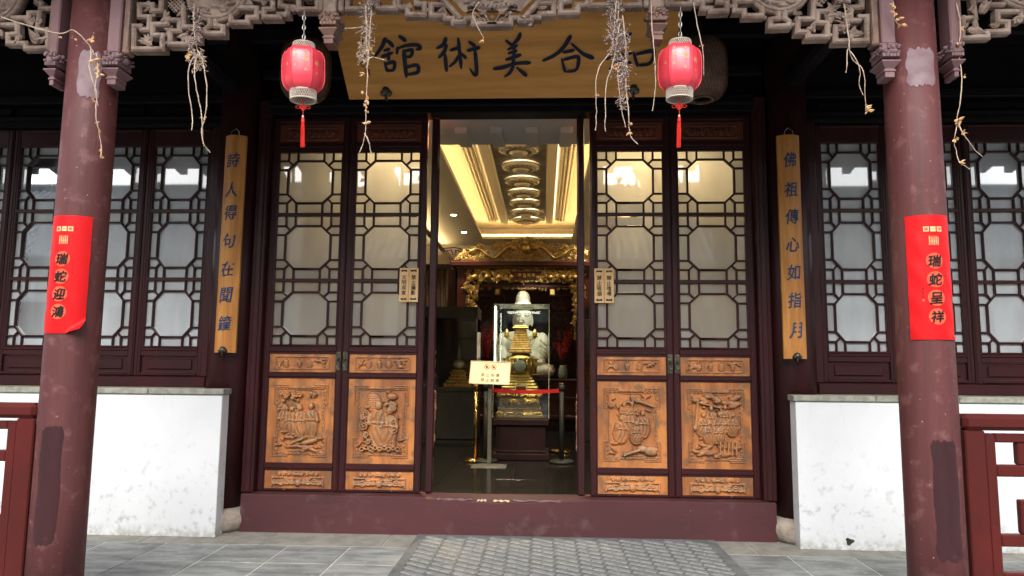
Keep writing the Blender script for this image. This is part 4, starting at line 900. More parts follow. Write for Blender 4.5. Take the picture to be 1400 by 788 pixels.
# ------------------------------------------------------------------ red lanterns
def make_lantern(loc, label, seed, tilt):
    t = thing("red_lantern", label, "lantern", loc, (R(1.5), R(tilt), R(12 if seed == 1 else -8)), "red silk lanterns"); rng = random.Random(seed)
    A = lambda mb, nm, mt, sm=False: part(nm, mb, mt, t, sm, world=False)
    n = 48
    rf_ = lambda a, z: 1 - .075 * abs(math.sin(3 * a)) ** .6 + .02 * math.exp(-((math.sin(3 * a)) / .12) ** 2) + .012 * math.sin(2 * a + z * 22 + seed)
    prof = [(.07, .257), (.088, .251), (.105, .238), (.116, .218), (.121, .19), (.122, .15), (.122, .1), (.12, .068), (.113, .042), (.1, .022), (.085, .009), (.076, .003)]
    A(MB().lathe(prof, n, (0, 0, 0), rf_, cap=False), "silk_body", m_lred, True)
    for k in range(6):
        a = k * math.pi / 3; A(MB().tube([(1.035 * r_ * math.cos(a), 1.035 * r_ * math.sin(a), z) for r_, z in prof], .0028, 5), "rib", m_lred, True)
    for z0, z1, ra, rb, nm in ((.252, .286, .068, .064, "top_collar"), (-.045, .005, .076, .078, "bottom_collar")):
        mb = MB()
        for zz, rr in ((z0, ra), (z1, rb)): mb.tube([(rr * math.cos(a), rr * math.sin(a), zz) for a in np.linspace(0, 2 * math.pi, 33)], .0035, 5, False)
        for q in range(34):
            for d in (-1, 1):
                a = q * 2 * math.pi / 34; b = a + d * .37; mb.tube([(ra * math.cos(a), ra * math.sin(a), z0), (.5 * (ra + rb) * math.cos((a + b) / 2), .5 * (ra + rb) * math.sin((a + b) / 2), (z0 + z1) / 2), (rb * math.cos(b), rb * math.sin(b), z1)], .0019, 4, False)
        A(mb, nm, m_lwhite)
    ch = MB(); zz = .283
    for k in range(7):
        P_ = []
        for a in np.linspace(0, 2 * math.pi, 11):
            u, v = .0085 * math.cos(a), .0165 * math.sin(a); P_.append((u, 0, zz + .018 + v) if k % 2 else (0, u, zz + .018 + v))
        ch.tube(P_, .0024, 5, False); zz += .029
    ch.tube([(0.004, 0, .28), (.004, .002, .49)], .0014, 4); A(ch, "chain", m_steel)
    A(MB().tube([(-.06, 0, .27), (0, 0, .288), (.06, 0, .27)], .002, 5), "hanger_wire", m_steel)
    A(MB().tube([(0, 0, -.03), (.001, 0, -.07), (0, 0, -.15)], .0022, 5), "cord", m_tassel)
    kn = MB()
    for q in (-.009, -.003, .003, .009):
        kn.bar2d([(q - .011, -.085 - q - .011), (q + .011, -.085 - q + .011)], .005, -.004, .003); kn.bar2d([(q - .011, -.085 + q + .011), (q + .011, -.085 + q - .011)], .005, -.005, .002)
    for sg in (-1, 1): kn.tube([(sg * (.017 + .013 * (1 - math.cos(a))), 0, -.085 + .008 * math.sin(a)) for a in np.linspace(0, 2 * math.pi, 10)], .0022, 5, False)
    A(kn, "knot", m_tassel); A(MB().ball((0, 0, -.14), .0075, 8, 6), "bead", m_lwhite, True)
    ts = MB().lathe([(.004, -.146), (.01, -.152), (.0095, -.164), (.011, -.172)], 10, (0, 0, 0))
    for k in range(26):
        a = rng.uniform(0, 6.28); q = rng.uniform(.2, 1) ** .5 * .011; ts.tube([(q * .7 * math.cos(a), q * .7 * math.sin(a), -.167), (q * math.cos(a), q * math.sin(a), -.23), (q * 1.05 * math.cos(a) + rng.uniform(-.002, .002), q * math.sin(a), -.31 - rng.uniform(0, .012))], .0014, 4)
    A(ts, "tassel", m_tassel)
    for k, (a, sz, zz, c) in enumerate([(-1.35, .036, .165, "福"), (-1.9, .024, .18, "福"), (-1.9, .02, .125, "福"), (-1.35, .018, .1, "福"), (-2.4, .02, .14, "福"), (-.75, .03, .15, "福"), (-1.35, .012, .21, "喜"), (-1.9, .012, .215, "喜"), (-.75, .014, .09, "喜")]):
        V, F = glyph(c, 0, .01); mb = MB()
        def onl(x, y, z):
            aa = a + x / .12; rr = .1225 * rf_(aa, zz + z) + .0015 - y; return (rr * math.cos(aa), rr * math.sin(aa), zz + z)
        mb.add([onl(x * sz, y * sz * .3, z * sz) for x, y, z in V], F); A(mb, "gold_character", m_gold_ink)
    t.scale = (.87, .87, .92); return t
make_lantern((-.985, -1.975, 2.69), "red silk lantern with a tassel left of the signboard", 1, -1.5)
make_lantern((.985, -1.975, 2.68), "red silk lantern with a tassel right of the signboard, its cloth sagging", 2, 1.5)
def wicker(loc, label):
    t = thing("wicker_lantern", label, "lantern", loc, (0, 0, 0), "old wicker lanterns")
    prof = [(.07, 0), (.12, .015), (.155, .07), (.165, .14), (.165, .26), (.155, .33), (.12, .385), (.07, .4)]
    pr = crom(prof, 3); mb = MB()
    for k in range(40):
        for d in (-1, 1):
            a0 = 2 * math.pi * k / 40; mb.tube([(r_ * math.cos(a0 + d * z * 2.4), r_ * math.sin(a0 + d * z * 2.4), z) for r_, z in pr], .0022, 3, False)
    part("weave", mb, m_wicker, t, world=False)
    for r_, z in ((.07, 0), (.07, .4)): part("ring", MB().lathe([(r_ + .004, z - .008), (r_ + .004, z + .008), (r_ - .012, z + .008), (r_ - .012, z - .008), (r_ + .004, z - .008)], 24, cap=False), m_wicker, t, world=False)
    part("lining", MB().lathe([(r_ * .93, z) for r_, z in prof], 24, cap=False), m_friezedk, t, True, world=False)
    part("cord", MB().tube([(0, 0, .38), (0, 0, ez(loc[1]) - loc[2] + .05)], .004, 5), m_black, t, world=False)
wicker((1.325, -1.0, 3.015), "dark brown wicker lantern hanging behind the right red lantern"); wicker((-1.325, -1.0, 3.04), "dark brown wicker lantern hanging behind the left red lantern")

# ------------------------------------------------------------------ signboard
PT = math.atan2(.38, .66)
pq = thing("signboard", "long brown wooden signboard with five dark blue calligraphic characters above the doors", "signboard", (0, -.42, 3.262), (PT, 0, 0))
A = lambda mb, nm, mt, sm=False: part(nm, mb, mt, pq, sm, world=False)
V = [(x, y, z) for y in (0, .035) for x, z in ((-1.19, 0), (1.19, 0), (1.29, .78), (-1.29, .78))]
A(MB().add(V, [(0, 1, 2, 3), (4, 7, 6, 5), (0, 4, 5, 1), (1, 5, 6, 2), (2, 6, 7, 3), (3, 7, 4, 0)]), "board", m_plaque)
for k in ("guan", "shu", "mei", "he", "wo"):
    mb = MB()
    for i, s_ in enumerate(STROKES[k]): brush(mb, s_, -.006 - .0004 * i, .001)
    A(mb, "character", m_ink)
mb = MB()
for k in range(9):
    z = .42 - k * .022; rng = random.Random(k)
    for q in range(3): x = -1.055 + rng.uniform(-.02, .02); brush(mb, [(x, z + rng.uniform(-.008, .008), .006), (x + rng.uniform(-.015, .02), z + rng.uniform(-.012, .012), .006)], -.004 - .0003 * q, .001)
A(mb, "signature", m_ink); A(MB().box(-1.045, -1.012, -.003, .001, .175, .222), "seal", M("seal_red", (.3, .04, .03), .6, bump=0))
for x, z in ((-.904, .02), (.95, .02)):
    mb = MB()
    for sg in (-1, 1): mb.lathe([(.001, .022), (.017, .02), (.024, .012), (.026, -.002)], 14, (x + sg * .019, 0, z + .025), axis='Y')
    mb.lathe([(.001, .024), (.02, .02), (.028, .01), (.03, -.002)], 14, (x, 0, z + .045), axis='Y'); mb.box(x - .008, x + .008, -.022, .04, z - .035, z + .03, .004); A(mb, "clip", m_bronze, True)
mb = MB()
for s in (-1, 1): mb.tube([(s * .9, .03, .72), (s * .9, .35, .7)], .008, 6)
A(mb, "hanging_rod", m_bronze)

# ------------------------------------------------------------------ couplet boards
for s, txt, ys, zt, sl_ in ((-1, "詩人得句在聞鐘", (217, 259, 291, 330, 369, 405, 443), 3.056, .00567), (1, "佛祖傳心如指月", (217, 259, 297, 336, 374, 412, 453), 3.034, .00548)):
    side = "left" if s < 0 else "right"; xc = s * 2.152; z0, z1 = (1.346, 3.056) if s < 0 else (1.335, 3.034)
    t = thing("couplet_board", "long curved golden wood couplet board with seven blue characters on the %s of the doors" % side, "couplet board", (xc, -.19, z0))
    hw = .083
    fy = lambda x: -.232 + .038 * (x / hw) ** 2
    V = []; F = []; n = 16
    for z in (z0, z1):
        for k in range(n + 1): u = -hw + 2 * hw * k / n; V.append((xc + u, fy(u), z))
        for k in range(n + 1): u = -hw + 2 * hw * k / n; V.append((xc + u, fy(u) + .022, z))
    q = 2 * (n + 1)
    for k in range(n): F += [(k, k + 1, q + k + 1, q + k), (n + 1 + k, q + n + 1 + k, q + n + 2 + k, n + 2 + k), (q + k, q + k + 1, q + n + 2 + k, q + n + 1 + k), (k, n + 1 + k, n + 2 + k, k + 1)]
    F += [(0, q, q + n + 1, n + 1), (n, 2 * n + 1, q + 2 * n + 1, q + n)]
    ob_ = part("board", MB().add(V, F), m_bamboo, t, True); ob_.data.set_sharp_from_angle(angle=R(40))
    for ch, yy in zip(txt, ys): put_char(ch, m_blue, t, (xc, 0, zt - (yy - 181) * sl_), .116, .016, .1, .82, ext=.006, fn=lambda x, y, z: (x, fy(x - xc) - .0025 + y, z))
    mb = MB(); mb.lathe([(.001, .03), (.018, .026), (.026, .01), (.027, 0)], 16, (xc, -.228, z0 + .02), axis='Y')
    for g in (-1, 1): mb.lathe([(.001, .026), (.012, .02), (.016, 0)], 12, (xc + g * .019, -.228, z0 + .012), axis='Y')
    mb.tube([(xc, -.24, z0 + .01), (xc, -.236, z0 - .03)], .007, 6); part("clip", mb, m_bronze, t, True)
    part("hanger", MB().tube([(xc - .035, -.215, z1 - .005), (xc - .03, -.216, z1 + .03), (xc, -.2, z1 + .06), (xc + .03, -.216, z1 + .03), (xc + .035, -.215, z1 - .005)], .003, 5), m_steel, t)

# ------------------------------------------------------------------ little wooden notices on the door leaves
m_notice = M("pale_notice_wood", (.66, .44, .22), .5, (.56, .34, .15), 12, (1, 1, .3), bump=.08)
for x0, pair, lb in ((-.853, ("文明观赏", "禁止攝影"), "pair of pale wooden notice strips on the leaf left of the entrance"), (.686, ("禁止吸烟", "禁止喧嘩"), "pair of pale wooden notice strips on the leaf right of the entrance")):
    t = thing("wooden_notice", lb, "notice", (x0 + .076, -.008, 1.757))
    for k in range(2):
        a = x0 + k * .0765; part("strip", MB().box(a, a + .075, -.021 - .002 * k, -.0075, 1.757, 2.03, .003), m_notice, t)
        for q, ch in enumerate(pair[k]): put_char(ch, m_black, t, (a + .0375, -.0235 - .002 * k, 1.955 - q * .0415), .036, .008, ext=.01)
        for zz in (1.785, 2.003): part("scroll_mark", MB().prism([(a + .015, zz + .01 * (1 if zz > 1.9 else -1)), (a + .015, zz - .006 * (1 if zz > 1.9 else -1)), (a + .0375, zz), (a + .06, zz - .006 * (1 if zz > 1.9 else -1)), (a + .06, zz + .01 * (1 if zz > 1.9 else -1))], -.0228 - .002 * k, -.0205 - .002 * k), m_black, t)

# ------------------------------------------------------------------ railings
for s in (-1, 1):
    side = "left" if s < 0 else "right"
    t = thing("railing", "dark red wooden fret railing joining the %s front column" % side, "railing", (s * 3.4, CY, 0))
    def B(nm, xa, xb, za, zb, y0=-.03, y1=.03, c=.006): part(nm, MB().box(*sorted((s * xa, s * xb)), CY + y0, CY + y1, za, zb, c), m_rail, t)
    B("top_rail", 2.342, 4.6, .972, 1.05, -.05, .05, .02); B("end_stile", 2.348, 2.446, .02, .971, -.035, .035); B("inner_stile", 2.448, 2.5, .02, .956, -.024, .024)
    B("inner_rail", 2.501, 4.6, .914, .956, -.024, .024); B("bottom_rail", 2.501, 4.6, .09, .15, -.024, .024)
    B("fret_bar", 2.501, 4.6, .75, .806, -.02, .02); B("fret_bar", 2.501, 3.1, .42, .477, -.02, .02); B("fret_bar", 3.25, 4.6, .42, .477, -.02, .02); B("fret_bar", 2.501, 4.6, .246, .3, -.02, .02)
    x = 2.604; k = 0
    while x < 4.5:
        B("fret_bar", x, x + .055, .807, .913, -.0205, .0205)
        if k % 2 == 0: B("fret_bar", x - .002, x + .054, .478, .64, -.0205, .0205); B("fret_bar", x + .0545, x + .26, .585, .64, -.02, .02)
        B("fret_bar", x + .02, x + .075, .151, .245, -.0205, .0205); x += .34; k += 1

# ------------------------------------------------------------------ dry vines
def vine(label, keys, y=-2.02, seed=0, twigs=(), leaves=(), r_=.0029):
    first = VINES[keys[0]][0]; t = thing("dry_vine", label, "vine", (first[0], y, first[1]), group="dried creeper stems"); rng = random.Random(seed)
    for k in keys:
        P_ = crom(VINES[k], 4); mb = MB(); pts = []
        for i, (x, z) in enumerate(P_): pts.append((x + rng.uniform(-.002, .002), y + .012 * math.sin(i * .5 + seed) + (0 if k == keys[0] else -.006), z))
        n = len(pts); mb.tube(pts, [r_ * (1.1 - .55 * i / n) * rng.uniform(.85, 1.25) for i in range(n)], 5)
        for i in range(2, n, 3): mb.ball(pts[i], r_ * 1.35, 5, 4)
        part("stem", mb, m_vine, t)
    for (x, z, sx, sz, n) in twigs:
        mb = MB()
        for k in range(n):
            a = Vector((rng.gauss(x, sx), y + rng.uniform(-.02, .02), rng.uniform(z - sz, z + sz))); d = Vector((rng.uniform(-1, 1), rng.uniform(-.5, .5), rng.uniform(-1, .6))).normalized(); L_ = rng.uniform(.012, .036); b = a + d * L_; c = b + Vector((rng.uniform(-1, 1), 0, rng.uniform(-1, 1))) * L_ * .4
            mb.tube([a, b, c], [.0018, .0014, .001], 3)
            if k % 4 == 0: mb.ball(c, .0032, 5, 4)
        part("twigs", mb, m_vine2 if n > 60 else m_vine, t, kind="stuff")
    for (x, z, s_) in leaves:
        mb = MB()
        for q in range(3): mb.leaf((x + rng.uniform(-.006, .006), y - .012, z), (rng.uniform(-1, 1), rng.uniform(-.8, .4), rng.uniform(-1, .5)), s_ * rng.uniform(.5, .85), s_ * rng.uniform(.25, .5), (rng.uniform(-.6, .6), -1, rng.uniform(-.4, .4)), .5)
        part("dry_leaf", mb, m_dleaf, t)
vine("dry vine draped over the left column with curled leaves", ["a", "a2", "a3"], -2.06, 1, (), [(-2.27, 2.97, .03), (-2.19, 2.96, .025), (-2.1, 2.955, .045), (-2.065, 2.84, .05), (-2.055, 2.8, .045), (-2.04, 2.76, .04), (-2.05, 2.62, .025), (-2.01, 2.46, .025), (-2.03, 2.5, .02), (-1.995, 2.35, .03), (-2.0, 2.32, .03)])
vine("dry vine with three hanging shoots below the left medallion", ["b", "b1", "b2", "b3"], -2.01, 2, [(-1.572, 3.0, .014, .15, 120), (-1.54, 2.86, .014, .06, 50)], [(-1.585, 2.87, .045), (-1.57, 2.89, .035), (-1.49, 2.54, .022)])
vine("dry vine hanging in front of the signboard's left end", ["c", "c2", "c3", "c4", "c5"], -2.01, 3, [(-.645, 3.08, .014, .1, 110), (-.66, 2.9, .016, .05, 60), (-.645, 2.97, .01, .08, 60)], [(-.625, 2.9, .04), (-.65, 2.77, .035), (-.632, 2.72, .025), (-.63, 2.63, .035), (-.64, 2.6, .03), (-.628, 2.57, .03), (-.632, 2.51, .035), (-.655, 2.68, .025)])
vine("short dry vine tip over the middle of the signboard", ["d"], -2.01, 4, (), [(-.03, 2.95, .03), (-.035, 2.94, .025)], .003)
vine("thick tangled dry vine hanging over the signboard's rightmost character", ["e", "e1", "e2", "e3"], -2.01, 5, [(.652, 3.03, .02, .14, 330), (.68, 2.87, .02, .13, 280), (.69, 2.68, .009, .1, 110)], [(.655, 2.79, .045), (.64, 2.8, .03), (.552, 2.65, .022), (.72, 2.5, .025), (.715, 2.45, .03), (.675, 2.93, .03)])
vine("thin dry vine along the right hanging post of the frieze", ["f"], -2.03, 6, (), [(.845, 2.8, .015)], .0028)
vine("thin dry vine just right of the right lantern", ["g"], -2.02, 7, (), [(1.09, 2.9, .015)], .0026)
vine("dry vine with a withered flower left of the right column", ["h", "h2", "h3"], -2.01, 8, [(1.825, 3.08, .01, .08, 30)], [(1.91, 2.555, .045), (1.905, 2.57, .04)], .0027)
vine("long dry vine with withered buds right of the right column", ["i", "i2"], -2.01, 9, (), [(2.385, 2.9, .04), (2.36, 2.5, .05), (2.345, 2.5, .04), (2.36, 2.44, .045), (2.33, 2.405, .04), (2.345, 2.29, .035), (2.39, 2.73, .02), (2.386, 2.98, .03)], .0028)
vine("small dry sprig stuck to the top of the right column", ["j"], -2.045, 10, (), [(2.047, 3.09, .035), (2.05, 3.05, .035), (2.06, 3.02, .04), (2.08, 2.99, .04)], .002)
# ------------------------------------------------------------------ the hall inside
m_gran = M("polished_dark_granite", (.012, .0118, .011), .16, (.008, .008, .008), 9, bump=.02, rnd=.2, rv=.06, stain=((.028, .027, .025), 20, .6, .72, .6))
m_cream = M("cream_plaster", (.68, .6, .44), .8, (.68, .62, .48), 1, bump=.03)
m_soff = M("pale_grey_soffit", (.62, .63, .62), .8, (.58, .59, .58), 1, bump=.03)
m_taupe = M("taupe_ceiling_panel", (.3, .26, .19), .7, bump=.03)
m_inwall = M("hall_wall", (.5, .44, .34), .8, (.45, .39, .3), 1.5, bump=.05)
m_led = emit("warm_cove_light", (1.0, .72, .34), 9.0)
m_ledside = emit("side_cove_light", (1.0, .8, .48), 9.0)
m_led2 = emit("rosette_back_light", (1.0, .8, .48), 7)
m_band = emit("band_strip_light", (1.0, .8, .48), 1.5)
m_spot = emit("downlight_lens", (1.0, .93, .8), 20.0)
m_gold = M("gilded_wood", (.5, .34, .12), .38, (.28, .17, .05), 25, metal=.75, bump=.3, bscale=60)
m_goldb = M("bright_gold", (.62, .47, .16), .3, (.42, .3, .09), 30, metal=.85, bump=.3, bscale=80)
m_redwood = M("red_lacquer_wood", (.055, .012, .009), .35, (.038, .009, .007), 6, bump=.05)
m_dkwood = M("black_plum_wood", (.02, .009, .012), .35, bump=.04)
m_jade = M("white_marble", (.82, .8, .7), .35, (.78, .75, .62), 3, bump=.02)
m_curtain = M("brown_curtain", (.13, .09, .055), .9, (.1, .07, .045), 12, bump=.1)
m_cab = M("charcoal_cabinet", (.022, .025, .026), .5, bump=.03)
m_polegrey = M("grey_metal_pole", (.16, .165, .165), .4, metal=.4, bump=0)
m_signwood = M("pale_sign_board", (.86, .78, .64), .45, (.8, .71, .56), 4, bump=.02)
m_brass = M("brass_post", (.45, .3, .12), .25, metal=1, bump=0)
m_belt = M("red_belt", (.42, .01, .02), .6, bump=.05)
m_berry = M("red_berries", (.35, .012, .012), .5, bump=0)
m_vase = M("celadon_vase", (.25, .3, .28), .25, (.17, .22, .21), 18, bump=0)
m_redink = M("red_sign_print", (.6, .05, .03), .5, bump=0)
fl = struct("hall_floor", MB().box(-5.3, 5.3, .101, 11.6, -.03, -.008), m_black, "dark stone floor inside the hall")
ft = shared("ftile", lambda: MB().box(-.3985, .3985, -.3985, .3985, -.008, 0, .001).mesh("floor_tile", m_gran))
for i in range(-3, 3):
    for j in range(11): obj("floor_tile", ft, fl, (.36 + i * .8, .52 + j * .8, random.uniform(-.0006, .0004)))
cl = struct("hall_ceiling", MB().box(-5.3, 5.3, .45, 11.6, 4.62, 4.72), m_cream, "coffered hall ceiling with glowing coves")
part("soffit", MB().box(-5, 5, .13, 1.43, 3.5, 3.58), m_soff, cl); part("soffit_face", MB().box(-5, 5, 1.4, 1.429, 3.581, 4.2), m_soff, cl)
for x in (-.5, -.165, .17, .5):
    V = [(x + a, y, z) for (a, y, z) in ((-.058, .9, 3.498), (.058, .9, 3.498), (.058, .9, 3.44), (-.058, .9, 3.44), (-.062, 1.44, 3.498), (.062, 1.44, 3.498), (.062, 1.44, 3.475), (-.062, 1.44, 3.475))]
    part("soffit_block", MB().add(V, [(0, 1, 2, 3), (4, 7, 6, 5), (0, 4, 5, 1), (1, 5, 6, 2), (2, 6, 7, 3), (3, 7, 4, 0)]), m_soff, cl)
for nm, b in (("ceiling_left", (-5, -1.12, 1.43, 11.5)), ("ceiling_right", (.93, 5, 1.43, 11.5)), ("ceiling_back", (-1.119, .929, 10.45, 11.5)), ("ceiling_front", (-1.119, .929, 1.43, 2.2))): part("flat_ceiling", MB().box(b[0], b[1], b[2], b[3], 4.2, 4.24), m_cream, cl)
part("cove_trim", MB().box(-1.14, -1.12, 2.2, 10.45, 4.17, 4.199, .004).box(.93, .95, 2.2, 10.45, 4.17, 4.199, .004).box(-1.14, .95, 10.451, 10.48, 4.17, 4.199, .004), m_cream, cl)
for s in (-1, 1):
    c = -.095
    part("cove_light", MB().box(c + s * 1.19 - .02, c + s * 1.19 + .02, 2.3, 10.5, 4.25, 4.28), m_led, cl)
    part("band", MB().box(*sorted((c + s * .425, c + s * .585)), 2.0, 10.1, 4.44, 4.61, .01), m_cream, cl)
    part("band_light", MB().box(*sorted((c + s * .6, c + s * .615)), 2.2, 10.0, 4.56, 4.575), m_band, cl)
    mb = MB(); y = 3.2
    while y < 10:
        for q, (dx, dz) in enumerate(((.66, .0), (.72, -.02), (.78, -.03), (.84, -.02))): mb.ball((c + s * dx, y + .03 * (q % 2), 4.55 + dz), (.035, .05, .055), 6, 4)
        y += .115
    part("petal_band", mb, m_cream, cl, True)
part("cove_light", MB().box(-1.2, 1.0, 10.5, 10.54, 4.25, 4.28), m_led, cl)
for s in (-1, 1): part("side_ledge", MB().box(*sorted((-.095 + s * 1.98, -.095 + s * 2.1)), 1.6, 11.4, 4.0, 4.03), m_cream, cl); part("cove_light", MB().box(*sorted((-.095 + s * 2.06, -.095 + s * 2.09)), 1.7, 11.3, 4.035, 4.06), m_ledside, cl)
part("centre_panel", MB().box(-.51, .32, 2.0, 10.2, 4.53, 4.6), m_taupe, cl)
for k, y in enumerate((4.75, 5.68, 6.6, 7.48, 8.3, 9.15, 9.95)):
    t = thing("ceiling_rosette", ["nearest", "second", "third", "fourth", "fifth", "sixth", "farthest"][k] + " round lotus rosette on the hall ceiling, glowing at its edge", "rosette", (-.095, y, 4.52), group="lotus rosettes in a row")
    pf = lambda a, z: 1 + .09 * abs(math.sin(9 * a))
    part("petal_ring", MB().lathe([(.285, -.02), (.275, -.05), (.24, -.06), (.225, -.045), (.225, -.02)], 64, (0, 0, 0), pf, cap=False), m_cream, t, True, world=False)
    part("inner_ring", MB().lathe([(.225, -.03), (.2, -.075), (.15, -.085), (.14, -.06)], 48, (0, 0, 0), pf, cap=False), m_taupe, t, True, world=False)
    part("boss", MB().lathe([(.13, -.06), (.12, -.1), (.06, -.115), (.03, -.1), (.001, -.11)], 32, (0, 0, 0), pf, cap=False), m_cream, t, True, world=False)
    part("plate", MB().lathe([(.3, -.019), (.3, -.005)], 48), m_taupe, t, world=False)
    part("back_light", MB().lathe([(.25, -.003), (.27, -.003), (.27, .006), (.25, .006), (.25, -.003)], 48, cap=False), m_led2, t, world=False)
    pt = MB()
    for rr, nn, ln in ((.2, 18, .12), (.11, 12, .1), (.04, 8, .07)):
        for q in range(nn): a = 2 * math.pi * (q + .5) / nn; pt.leaf((rr * math.cos(a), rr * math.sin(a), -.07 - .02 * (rr < .15)), (math.cos(a), math.sin(a), .25), ln, ln * .62, (0, 0, -1), .3)
    part("petals", pt, m_cream, t, world=False)
hw_ = struct("hall_walls", MB().box(-5.3, 5.3, 11.5, 11.6, 0, 4.6), m_inwall, "plain walls enclosing the hall")
for s in (-1, 1): part("side_wall", MB().box(*sorted((s * 5.0, s * 5.1)), .13, 11.49, 0, 4.6), m_inwall, hw_)
for k, (x, y) in enumerate(((-1.48, 8.0), (-1.48, 9.8), (1.3, 8.0), (-2.6, 3.5), (2.4, 3.5), (-3.4, 1.9), (3.2, 1.9), (-.35, 1.85))):  # side and entrance downlights are unseen, added to brighten hall and sign
    t = thing("downlight", ["round downlight in the ceiling left of the coffer, nearer", "round downlight in the ceiling left of the coffer, farther", "round downlight in the ceiling right of the coffer", "added unseen downlight brightening the left side of the hall", "added unseen downlight brightening the right side of the hall", "added unseen downlight brightening the space behind the left windows", "added unseen downlight brightening the space behind the right windows", "added unseen downlight just inside the entrance, brightening the sign"][k], "downlight", (x, y, 4.2))
    part("lens", MB().lathe([(.055, -.004), (.055, .003)], 20), m_spot, t, world=False); part("trim", MB().lathe([(.058, -.008), (.075, -.004), (.075, 0)], 24, cap=False), m_soff, t, world=False)
    if k != 1:
        l = bpy.data.lights.new("downlight_lamp", 'SPOT'); l.energy = 90 if k < 3 else 100 if k < 7 else 200; l.spot_size = R(110); l.spot_blend = .6; l.color = (1, .84, .6); l.shadow_soft_size = .06
        lo = bpy.data.objects.new("downlight_lamp", l); col.objects.link(lo); lo.parent = t; lo.location = (0, 0, -.02)
for k, (x, y) in enumerate(((-.82, .42), (1.18, .42))):
    t = thing("downlight", "downlight in the front soffit behind the %s door leaves" % ("left" if k == 0 else "right"), "downlight", (x, y, 3.498))
    part("lens", MB().lathe([(.045, -.004), (.045, .001)], 20), m_spot, t, world=False); part("trim", MB().lathe([(.048, -.008), (.065, -.004), (.065, 0)], 24, cap=False), m_soff, t, world=False)
    l = bpy.data.lights.new("downlight_lamp", 'SPOT'); l.energy = 260; l.spot_size = R(155); l.spot_blend = .7; l.color = (1, .74, .4); l.shadow_soft_size = .06
    lo = bpy.data.objects.new("downlight_lamp", l); col.objects.link(lo); lo.parent = t; lo.location = (0, 0, -.02)
# ------------------------------------------------------------------ altar
AX = -.085; YA = 8.42
al = thing("altar", "red and gold carved altar canopy at the back of the hall", "altar", (AX, YA, 0))
A = lambda nm, mb, mt, sm=False: part(nm, mb, mt, al, sm)
A("table", MB().box(AX - 1.6, AX + 1.6, YA, YA + 1.5, .2, .98, .02).box(AX - 1.65, AX + 1.65, YA - .05, YA + 1.55, .985, 1.0, .004).box(AX - 1.6, AX + 1.6, YA - .015, YA - .001, .62, .66, .004).box(AX - 1.6, AX + 1.6, YA - .015, YA - .001, .24, .3, .004), m_redwood)
A("table_foot", MB().box(AX - 1.55, AX + 1.55, YA + .05, YA + 1.45, .0, .199), m_dkwood)
A("back_panel", MB().box(AX - 1.6, AX + 1.6, YA + 1.52, YA + 1.58, .2, 3.3), m_dkwood)
mb = MB()
for sx in (-1, 1):
    for i in range(3):
        for j in range(5): x, z = AX + sx * (.62 + .3 * i), 1.2 + .36 * j; mb.bar2d([(x - .13, z - .16), (x + .13, z - .16), (x + .13, z + .16), (x - .13, z + .16), (x - .13, z - .16), (x, z - .16)], .02, YA + 1.49, YA + 1.519); mb.bar2d([(x - .08, z), (x, z - .1), (x + .08, z), (x, z + .1), (x - .08, z)], .016, YA + 1.495, YA + 1.518)
part("back_lattice", mb, m_redwood, al, kind="stuff")
for sx in (-1, 1):
    A("post", MB().box(*sorted((AX + sx * 1.18, AX + sx * 1.36)), YA + .02, YA + .18, 1.0, 3.22, .01), m_redwood)
    A("rear_post", MB().box(*sorted((AX + sx * 1.42, AX + sx * 1.58)), YA + .3, YA + .46, 1.0, 3.22, .01), m_redwood)
A("entablature", MB().box(AX - 1.5, AX + 1.5, YA - .08, YA + .6, 3.235, 3.34, .015).box(AX - 1.44, AX + 1.44, YA - .02, YA + .5, 3.19, 3.234, .006), m_redwood)
A("inner_beam", MB().box(AX - 1.17, AX + 1.17, YA + .1, YA + .25, 2.82, 2.9, .01), m_redwood)
def curls(mb, inside, x0, x1, z0, z1, y, n, seed, rr=.05, th=.011):
    rng = random.Random(seed); k = 0
    while k < n:
        x, z = rng.uniform(x0, x1), rng.uniform(z0, z1)
        if not inside(x, z): k += .25; continue
        r_ = rng.uniform(.6, 1.2) * rr; a0 = rng.uniform(0, 6.28); tn = rng.choice((-1, 1)); pts = []; yy = y + rng.uniform(-.025, .025)
        for i in range(12): t = i / 11; a = a0 + tn * t * 8.5; q = r_ * (1 - .75 * t); pts.append((x + q * math.cos(a), yy - .015 * t, z + q * math.sin(a)))
        mb.tube(pts, [th * (1.15 - .6 * i / 11) for i in range(12)], 5)
        if rng.random() < .6: mb.leaf(pts[0], (math.cos(a0), -.3, math.sin(a0)), r_ * 1.3, r_ * .7, curl=.4)
        k += 1
mb = MB(); crest = lambda x: .16 + .28 * max(0, 1 - ((x - AX) / 1.5) ** 2) ** 1.3 + .04 * math.cos((x - AX) * 6.5)
curls(mb, lambda x, z: z - 3.36 < crest(x) - .04, AX - 1.38, AX + 1.38, 3.37, 3.8, YA - .02, 330, 1, .05)
for sx in (-1, 1):   # dragons
    pts = [(AX + sx * (.22 + .95 * t), YA - .06 + .02 * math.sin(t * 20), 3.5 + .13 * math.sin(t * 9 + .8) * (1 - t * .5)) for t in np.linspace(0, 1, 40)]; mb.tube(pts, [(.032 - .02 * (i / 39)) * (1 + .25 * (i % 2)) for i in range(40)], 8); mb.ball(pts[0], (.06, .05, .055), 8, 6)
A("crest", mb, m_gold, True); A("crest_pearl", MB().ball((AX + .02, YA - .08, 3.58), .085, 20, 14), m_goldb, True)
